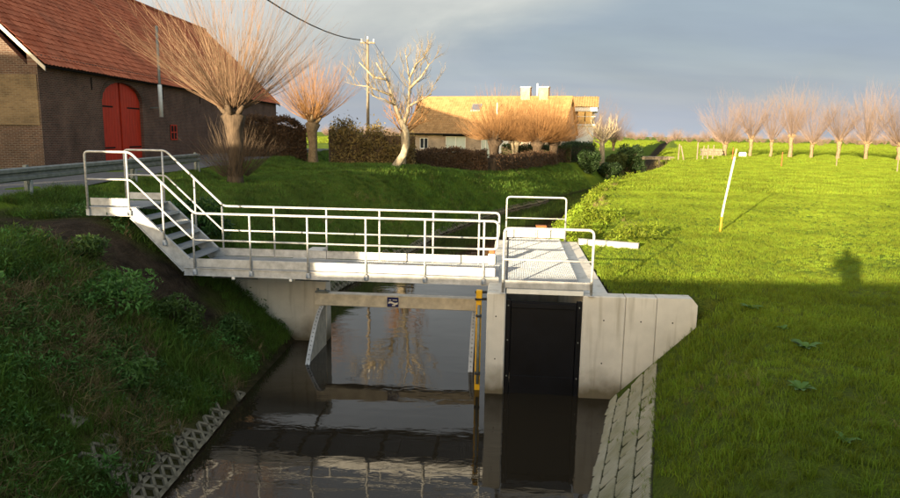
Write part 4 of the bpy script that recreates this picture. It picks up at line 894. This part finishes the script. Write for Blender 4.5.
# ------------------------------------------------------------------ hedges and shrubs
def leaf_cloud(n, sampler, size, seed, stretch=1.5):
    r_ = np.random.RandomState(seed); pos = sampler(n, r_); n = len(pos)
    a = r_.normal(size=(n, 3)); a /= np.linalg.norm(a, axis=1)[:, None]; b = r_.normal(size=(n, 3)); b -= a * (a * b).sum(1)[:, None]; b /= np.linalg.norm(b, axis=1)[:, None]
    s_ = size * r_.uniform(0.6, 1.3, n)[:, None]
    c = np.cross(a, b)
    q = np.stack([pos - a * s_ * stretch, pos + b * s_ * 0.5 + c * s_ * 0.15, pos + a * s_ * stretch, pos - b * s_ * 0.5 + c * s_ * 0.15], 1).reshape(-1, 3)
    m = MB(); m.v = [tuple(x) for x in q.tolist()]; m.f = [(4 * i, 4 * i + 1, 4 * i + 2, 4 * i + 3) for i in range(n)]; return m
def hedge(name, label, path, wid, hgt, m, n, seed, size=0.06, rough=0.12, core=True, top=0.1):
    path = [Vector((x, y, 0)) for x, y in path]; base = path[0].copy(); base.z = g(base.x, base.y)
    t = thing(name, label, 'hedge', base)
    segs = [(a, b, (b - a).length) for a, b in zip(path, path[1:])]; tot = sum(s_[2] for s_ in segs)
    def samp(n, r_):
        out_ = []
        for i in range(n):
            u = r_.rand() * tot
            for a, b, L in segs:
                if u <= L: break
                u -= L
            d = (b - a) / L; nn = Vector((-d.y, d.x, 0)); p = a + d * u
            f = r_.rand(); rr2 = r_.normal() * rough
            hh = hgt * (1 + top * float(vnoise(p.x * 1.0 + seed, p.y, 0.8)) * 2)
            if f < 0.42: o_, z_ = -wid / 2 + rr2 * 0.7, r_.rand() * hh
            elif f < 0.62: o_, z_ = wid / 2 + rr2 * 0.7, r_.rand() * hh
            else: o_, z_ = r_.uniform(-wid / 2, wid / 2), hh + rr2 * 0.8
            q = p + nn * (o_ if nn.y > 0 else -o_)
            out_.append((q.x - base.x, q.y - base.y, g(p.x, p.y) + z_ - base.z))
        return np.array(out_)
    mk('foliage', leaf_cloud(n, samp, size, seed), m, t)
    if core:
        cm = MB()
        for a, b, L in segs:
            k = max(2, int(L / 1.5)); d = (b - a) / L; nn = Vector((-d.y, d.x, 0)) * (wid / 2 - 0.12)
            vs = []
            for i in range(k + 1):
                p = a + d * (L * i / k); z0 = g(p.x, p.y) - base.z
                for s1, zz_ in ((-1, -0.2), (-1, hgt - 0.14), (1, hgt - 0.14), (1, -0.2)): q = p + nn * s1; vs.append((q.x - base.x, q.y - base.y, z0 + zz_))
            cm.add(vs, [(4 * i + j, 4 * i + j + 1, 4 * i + 5 + j, 4 * i + 4 + j) for i in range(k) for j in range(3)] + [(0, 1, 2, 3), (4 * k + 3, 4 * k + 2, 4 * k + 1, 4 * k)])
        mk('twig_core', cm, 'bark', t)
    return t
hedge('hedge', 'dark brown clipped hedge left of the golden pollard willow', [(-12.0, 39.5), (-8.9, 41.6)], 1.1, 2.05, 'hedge_brown', 6500, 1)
hedge('hedge', 'tall sunlit ivy hedge behind the utility pole foot', [(-7.0, 39.6), (-4.6, 40.2), (-2.2, 40.6)], 1.3, 2.0, 'ivy', 10000, 2, 0.065, 0.36, True, 0.5)
hedge('hedge', 'tall dark brown clipped hedge in front of the farmhouse windows', [(-3.9, 45.6), (2.35, 46.6)], 1.0, 1.42, 'hedge_brown', 9000, 3)
hedge('hedge', 'low brown clipped hedge along the bank below the orange willows', [(2.7, 47.2), (7.3, 56.4), (11.4, 68.0)], 0.9, 1.05, 'hedge_brown', 8500, 4)
hedge('hedge', 'sunlit green clipped hedge behind the orange willow trunks', [(4.8, 66.0), (11.2, 64.6)], 0.9, 1.5, 'hedge_green', 5500, 5)
hedge('hedge', 'dark green hedge at the foot of the annex', [(10.8, 66.2), (14.2, 70.8)], 1.2, 1.75, 'leaf_dark', 5000, 6)
hedge('hedge', 'unseen evergreen hedge added behind the viewpoint to shade the left bank', [(-17.0, -0.4), (-10.4, -0.4)], 1.0, 1.6, 'leaf_dark', 5000, 8)  # unseen hedge added beside the parapet to hold the left bank in shade
def shrub(name, label, loc, rx, rz, n, m, seed, size=0.06, stems=8, group=None, cat='shrub', lumps=13):
    t = thing(name, label, cat, loc, 0, group); r_ = random.Random(seed); mm = MB()
    cl = [(r_.uniform(-0.55, 0.55) * rx, r_.uniform(-0.55, 0.55) * rx, rz * r_.uniform(0.2, 0.78), r_.uniform(0.3, 0.5)) for k in range(lumps)]
    for c in cl:
        for k in range(max(1, stems // 4)): mm.tube([(r_.uniform(-0.1, 0.1), r_.uniform(-0.1, 0.1), -0.1), (c[0] * 0.5, c[1] * 0.5, c[2] * 0.55), (c[0] + r_.uniform(-0.1, 0.1), c[1], c[2])], [0.03 * rz, 0.02 * rz, 0.008 * rz], 4, False)
    def samp(n, q):
        k = q.randint(0, len(cl), n); d = q.normal(size=(n, 3)); d /= np.linalg.norm(d, axis=1)[:, None]; rad = q.uniform(0.45, 1.0, n) ** 0.5
        c = np.array([(a, b, z) for a, b, z, s_ in cl])[k]; s_ = np.array([q_[3] for q_ in cl])[k]
        p = c + d * (rad * s_)[:, None] * np.array([rx, rx, rz * 0.62]); p[:, 2] = np.maximum(p[:, 2], 0.02); return p
    mk('stems', mm, 'bark', t); mk('foliage', leaf_cloud(n, samp, size, seed), m, t); return t
bx_, by_ = W2(-1.05, 2.35)
shrub('ivy_shrub', 'dense green leafy shrub right behind the stair of the footbridge', (bx_, by_, g(bx_, by_) - 0.05), 0.85, 1.05, 3200, 'leaf_shrub', 1, 0.045)
bx_, by_ = W2(0.3, 2.5)
shrub('ivy_shrub', 'lower dark leafy shrub below the stair, behind the first handrail posts', (bx_, by_, g(bx_, by_) - 0.05), 0.75, 0.7, 2200, 'leaf_dark', 2, 0.045)
for i, (x, y, rx, rz, lab, mt) in enumerate(((12.9, 64.8, 1.3, 2.2, 'dark evergreen shrub at the hedge end below the annex', 'leaf_dark'), (15.6, 68.0, 1.5, 2.0, 'broad dark shrub on the bank corner left of the pale tree trunk', 'leaf_dark'), (20.3, 79.0, 1.9, 3.7, 'round dark green evergreen tree at the far bend', 'leaf_dark'), (18.6, 77.0, 1.1, 2.2, 'upright evergreen between pale trunk and round evergreen', 'hedge_green'), (17.3, 74.0, 0.8, 1.9, 'small upright yellowish evergreen beside the pale trunk', 'hedge_green'), (21.8, 84.0, 1.6, 2.0, 'brown thicket beside the plank bridge', 'hedge_brown'))):
    shrub('evergreen_shrub', lab, (x, y, g(x, y) - 0.1), rx, rz, 5000, mt, 20 + i, 0.11, 8, 'evergreens at the garden end')
for i, (x, y, rx, rz, lab) in enumerate(((-5.55, 10.9, 0.75, 0.75, 'large leafy nettle clump in the middle of the near left bank'), (-4.95, 11.9, 0.55, 0.55, 'nettle clump just below the footbridge abutment'), (-6.4, 11.6, 0.5, 0.45, 'small nettle clump below the bare soil'), (-4.75, 9.7, 0.45, 0.45, 'nettle clump above the near left revetment'), (-4.35, 13.2, 0.5, 0.4, 'dark nettle clump at the waterside under the abutment'))):
    shrub('nettle_clump', lab, (x, y, g(x, y) - 0.05), rx, rz, 1500, 'weed', 50 + i, 0.036, 8, 'nettle clumps on the left bank', 'plant')
for i, (x, y, lab) in enumerate(((4.97, 10.95, 'dock plant nearest the wing wall corner'), (4.96, 9.8, 'dock plant second nearest the wing wall'), (4.8, 8.85, 'largest dock plant in the middle of the shaded grass'), (3.95, 7.3, 'dock plant low on the shaded bank'), (3.72, 6.0, 'dock plant closest to the bottom edge of the picture'), (4.9, 18.6, 'pale dock plant beside the platform in the sun'))):
    t = thing('dock_plant', lab, 'plant', (x, y, g(x, y)), i, 'dock plants in the grass'); r_ = random.Random(i)
    for k in range((9, 6, 11, 8, 7, 9)[i]):
        az = k * 0.8 + r_.uniform(-0.2, 0.2); L = r_.uniform(0.09, 0.18) * (1.1, 0.7, 1.25, 1.0, 0.8, 0.9)[i]; el = r_.uniform(0.5, 1.0); m = MB(); w_ = L * 0.22
        P_ = [Vector((math.cos(az), math.sin(az), 0)) * (L * q) + Vector((0, 0, L * el * (q - 0.55 * q * q) * 1.2 + 0.02)) for q in (0.1, 0.35, 0.65, 1.0)]; n_ = Vector((-math.sin(az), math.cos(az), 0))
        ws = [0.15, 0.9, 1.0, 0.06]; vs = []
        for p, q in zip(P_, ws): vs += [tuple(p - n_ * w_ * q + Vector((0, 0, 0.012 * q))), tuple(p), tuple(p + n_ * w_ * q + Vector((0, 0, 0.012 * q)))]
        m.add(vs, [(3 * j + c, 3 * j + c + 1, 3 * j + 4 + c, 3 * j + 3 + c) for j in range(3) for c in range(2)]); mk('leaf', m, 'dock', t, True)

# ------------------------------------------------------------------ grass
def tuft(seed, n, r0, h, wid, lean=0.5, m='grass'):
    r_ = random.Random(seed); mb_ = MB()
    for i in range(n):
        az = r_.uniform(0, 6.283); rr2 = r0 * math.sqrt(r_.random()); x, y = rr2 * math.cos(az), rr2 * math.sin(az); hh = h * r_.uniform(0.45, 1.1); la = r_.uniform(0, 6.283); ll = hh * lean * r_.uniform(0.1, 1.3); fa = r_.uniform(0, 3.1416); wx, wy_ = math.cos(fa) * wid, math.sin(fa) * wid
        dx_, dy_ = math.cos(la) * ll, math.sin(la) * ll
        mb_.add([(x - wx, y - wy_, -0.02), (x + wx, y + wy_, -0.02), (x + dx_ * 0.35 + wx * 0.8, y + dy_ * 0.35 + wy_ * 0.8, hh * 0.6), (x + dx_ * 0.35 - wx * 0.8, y + dy_ * 0.35 - wy_ * 0.8, hh * 0.6), (x + dx_, y + dy_, hh * (1 - 0.25 * lean * r_.random()))], [(0, 1, 2, 3), (3, 2, 4)])
    me = mb_.mesh('tuft'); me.materials.append(M[m]); return bpy.data.objects.new('tuft', me)
def leafy_tuft(seed, n, r0, h, size, m):
    r_ = np.random.RandomState(seed)
    def samp(n, q): a = q.uniform(0, 6.283, n); rr2 = r0 * np.sqrt(q.rand(n)); return np.stack([rr2 * np.cos(a), rr2 * np.sin(a), h * q.rand(n) ** 0.7], 1)
    me = leaf_cloud(n, samp, size, seed).mesh('tuft'); me.materials.append(M[m]); return bpy.data.objects.new('tuft', me)
def scatter(name, label, cat, xy, scl, tufts, seed, tilt=0.15, zoff=0.0):
    r_ = np.random.RandomState(seed); n = len(xy); z = ground(xy[:, 0], xy[:, 1]) + zoff
    pts = np.column_stack([xy, z]); me = bpy.data.meshes.new(name); me.from_pydata([tuple(p) for p in pts.tolist()], [], [])
    a = me.attributes.new('rot', 'FLOAT_VECTOR', 'POINT'); a.data.foreach_set('vector', np.column_stack([r_.uniform(-tilt, tilt, n), r_.uniform(-tilt, tilt, n), r_.uniform(0, 6.283, n)]).ravel().astype(np.float32))
    a = me.attributes.new('scl', 'FLOAT', 'POINT'); a.data.foreach_set('value', scl.astype(np.float32))
    a = me.attributes.new('pick', 'INT', 'POINT'); a.data.foreach_set('value', r_.randint(0, len(tufts), n).astype(np.int32))
    o = link(name, me); stuff(o, label, cat)
    ng = bpy.data.node_groups.new('scatter_' + name, 'GeometryNodeTree'); ng.interface.new_socket('Geometry', in_out='INPUT', socket_type='NodeSocketGeometry'); ng.interface.new_socket('Geometry', in_out='OUTPUT', socket_type='NodeSocketGeometry')
    gi = ng.nodes.new('NodeGroupInput'); go = ng.nodes.new('NodeGroupOutput'); jn = ng.nodes.new('GeometryNodeJoinGeometry')
    def attr(nm, ty): q = ng.nodes.new('GeometryNodeInputNamedAttribute'); q.data_type = ty; q.inputs[0].default_value = nm; return q
    ar, as_, ap = attr('rot', 'FLOAT_VECTOR'), attr('scl', 'FLOAT'), attr('pick', 'INT')
    for k, tf in enumerate(tufts):
        oi = ng.nodes.new('GeometryNodeObjectInfo'); oi.inputs['Object'].default_value = tf; oi.inputs['As Instance'].default_value = True
        ip = ng.nodes.new('GeometryNodeInstanceOnPoints'); cm = ng.nodes.new('FunctionNodeCompare'); cm.data_type = 'INT'; cm.operation = 'EQUAL'
        ci = [s_ for s_ in cm.inputs if s_.type == 'INT']; ng.links.new(ap.outputs[0], ci[0]); ci[1].default_value = k
        ng.links.new(gi.outputs[0], ip.inputs['Points']); ng.links.new(cm.outputs[0], ip.inputs['Selection']); ng.links.new(oi.outputs['Geometry'], ip.inputs['Instance']); ng.links.new(ar.outputs[0], ip.inputs['Rotation']); ng.links.new(as_.outputs[0], ip.inputs['Scale']); ng.links.new(ip.outputs[0], jn.inputs[0])
    ng.links.new(jn.outputs[0], go.inputs[0]); md = o.modifiers.new('scatter', 'NODES'); md.node_group = ng
    return o
def rnd_region(n, x0, x1, y0, y1, keep, seed):
    r_ = np.random.RandomState(seed); p = np.column_stack([r_.uniform(x0, x1, n), r_.uniform(y0, y1, n)]); return p[keep(p[:, 0], p[:, 1])]
fr = lambda x, y: (np.abs(x) < 0.70 * y + 1.6)
CR, SR = math.cos(-ROT), math.sin(-ROT)
def uv(x, y): return (x - OX) * CR - (y - OY) * SR, (x - OX) * SR + (y - OY) * CR
def off_concrete(x, y):
    u, v = uv(x, y); return ~((u > 5.7) & (u < 8.12) & (v > -0.95) & (v < 5.5)) & ~((u > 7.5) & (u < 9.62) & (v > -0.95) & (v < -0.55)) & ~((u > -0.6) & (u < 2.4) & (v > 1.75) & (v < 2.3))
def rightside(x, y):
    top = 0.84 + 0.10 * vnoise(x, y, 0.3) * 2; lim = np.where(y < 11.95, rw(y) + top, np.where(y < 18.2, rw(y) + 0.0, rw(y) + 0.15)); return (x > lim) & off_concrete(x, y)
short = [tuft(s_, 16, 0.075, 0.085, 0.0035, 0.9) for s_ in range(4)]
p1 = rnd_region(16000, 2.5, 14, 4.3, 14, lambda x, y: fr(x, y) & rightside(x, y), 1)
p2 = rnd_region(42000, 3, 27, 14, 36, lambda x, y: fr(x, y) & rightside(x, y), 2)
xy = np.vstack([p1, p2])
sc_ = (1.0 + 0.5 * (vnoise(xy[:, 0], xy[:, 1], 1.3) + vnoise(xy[:, 0], xy[:, 1], 0.5))) * nr.uniform(0.75, 1.25, len(xy)) * np.where(xy[:, 1] > 13.5, 0.85, 1.0)
scatter('meadow_grass', 'short green meadow grass covering the right bank and field', 'grass', xy, sc_, short, 3)
clump = [tuft(70 + s_, 26, 0.07, 0.19, 0.0042, 1.1) for s_ in range(4)]
pc = rnd_region(2600, 2.5, 20, 4.4, 26, lambda x, y: fr(x, y) & rightside(x, y) & (vnoise(x, y, 0.8) > 0.02), 21)
scatter('grass_clumps', 'longer grass clumps scattered over the right bank', 'grass', pc, nr.uniform(0.5, 1.1, len(pc)) * np.where(pc[:, 1] > 13, 0.42, 1.0), clump, 22, 0.3)
far_t = [tuft(10 + s_, 22, 0.28, 0.12, 0.010, 0.9) for s_ in range(3)]
p3 = rnd_region(52000, 4, 60, 36, 80, lambda x, y: fr(x, y) & rightside(x, y) & (nr.uniform(0, 1, len(x)) < 1.25 - y / 110), 4)
p4 = rnd_region(60000, 10, 110, 80, 160, lambda x, y: fr(x, y) & (x > rw(y) + 0.3) & (nr.uniform(0, 1, len(x)) < 0.5), 5)
p10 = rnd_region(70000, -60, 330, 150, 430, lambda x, y: fr(x, y) & (np.abs(x - rw(y)) > 5) & (nr.uniform(0, 1, len(x)) < 0.55), 55)
xy = np.vstack([p3, p4, p10])
scatter('far_meadow_grass', 'sunlit grass of the far meadow', 'grass', xy, nr.uniform(0.7, 1.3, len(xy)) * np.where(xy[:, 1] > 150, 3.0, np.where(xy[:, 1] > 80, 1.6, 1.0)), far_t, 6)
def leftside(x, y): return (x < lw(y) - 0.20 - 0.17 * (1 - sstep(10.0, 11.2, y)) * (vnoise(x, y, 0.5) > -0.25)) & off_concrete(x, y) & (x > -9.6) & (soilmask(x, y) < 0.4)
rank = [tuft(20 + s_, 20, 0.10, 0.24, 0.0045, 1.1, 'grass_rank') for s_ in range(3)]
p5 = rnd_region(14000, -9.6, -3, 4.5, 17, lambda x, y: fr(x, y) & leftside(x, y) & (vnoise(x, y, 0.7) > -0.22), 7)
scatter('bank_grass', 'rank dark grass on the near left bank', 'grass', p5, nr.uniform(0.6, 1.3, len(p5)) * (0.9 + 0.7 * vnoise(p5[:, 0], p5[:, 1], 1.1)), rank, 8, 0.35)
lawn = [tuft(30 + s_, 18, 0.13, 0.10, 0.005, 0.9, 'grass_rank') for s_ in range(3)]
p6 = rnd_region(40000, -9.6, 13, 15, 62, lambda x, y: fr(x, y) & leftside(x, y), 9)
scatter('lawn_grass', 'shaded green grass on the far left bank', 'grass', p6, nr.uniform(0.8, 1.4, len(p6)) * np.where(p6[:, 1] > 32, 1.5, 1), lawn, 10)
straw = [tuft(40 + s_, 14, 0.07, 0.30, 0.0035, 1.5, 'straw') for s_ in range(3)]
p7 = rnd_region(4200, -8, -3.4, 5, 13.5, lambda x, y: fr(x, y) & leftside(x, y) & (vnoise(x + 9, y + 3, 1.2) > 0.10), 11)
p7b = rnd_region(2200, -8, 10, 20, 50, lambda x, y: (x < lw(y) - 0.1) & (x > lw(y) - 2.5) & (vnoise(x + 9, y + 3, 2.2) > 0.15), 12)
pm = rnd_region(900, 1.2, 4.4, 5.5, 11.6, lambda x, y: (x > rw(y) + 0.15) & (x < rw(y) + 1.15) & (vnoise(x, y, 0.5) > 0.0), 33)
scatter('mat_tufts', 'small grass tufts growing in the joints of the concrete mat', 'grass', pm, nr.uniform(0.35, 0.9, len(pm)), short, 34, 0.3, 0.02)
p7c = rnd_region(2500, 12, 40, 72, 118, lambda x, y: (x > lw(y) - 1.2) & (x < rw(y) + 1.0), 18)
p7d = rnd_region(900, 2.5, 12, 4.5, 12.5, lambda x, y: fr(x, y) & rightside(x, y) & (vnoise(x + 5, y + 2, 1.4) > 0.08), 19)
p7e = rnd_region(1500, 3, 13, 19, 40, lambda x, y: (x > rw(y) + 0.05) & (x < rw(y) + 2.4) & (vnoise(x + 1, y, 1.5) > 0.0), 20)
p7 = np.vstack([p7, p7b, p7c, p7d, p7e]); scatter('dry_grass', 'pale dry grass stalks among the bank grass', 'grass', p7, nr.uniform(0.6, 1.2, len(p7)) * np.where(p7[:, 1] > 70, 3.0, 1.0) * np.where((p7[:, 0] > 2) & (p7[:, 1] < 18), 0.45, 1.0), straw, 12, 0.5)
weeds = [leafy_tuft(50 + s_, 45, 0.14, 0.20, 0.022, 'weed') for s_ in range(3)]
p8 = rnd_region(2600, -8.5, -3.4, 5, 16, lambda x, y: fr(x, y) & leftside(x, y) & (vnoise(x + 2, y + 7, 0.9) > -0.05), 13)
scatter('bank_weeds', 'low leafy weeds over the left bank', 'weeds', p8, nr.uniform(0.6, 1.3, len(p8)), weeds, 14, 0.3)
lush = [leafy_tuft(60 + s_, 45, 0.2, 0.32, 0.035, 'grass') for s_ in range(3)]
p9 = rnd_region(5200, 3, 16, 18.3, 55, lambda x, y: (x > rw(y) + 0.1) & (x < rw(y) + 1.9 + 1.2 * vnoise(x, y, 1.7)) & off_concrete(x, y) & (vnoise(x, y, 1.0) > -0.2), 15)
scatter('bank_herbs', 'sunlit leafy herbs along the right bank beyond the platform', 'weeds', p9, nr.uniform(0.7, 1.7, len(p9)), lush, 16, 0.3)
# far-off wood on the horizon
fwood = [next(c for c in f_.children if c.name.startswith('crown')) for f_ in fw[:2]]
tre = []
for k, c in enumerate(fwood):
    o_ = bpy.data.objects.new('far_crown', c.data); tre.append(o_)
r_ = np.random.RandomState(99); n_ = 420
ang = r_.uniform(-0.72, 0.80, n_); dist = r_.uniform(330, 700, n_)
xy = np.column_stack([np.sin(ang) * dist, np.cos(ang) * dist])
scatter('distant_wood', 'hazy line of distant bare trees on the horizon', 'wood', xy, r_.uniform(0.5, 1.0, n_), tre, 17, 0.05, -1.5)
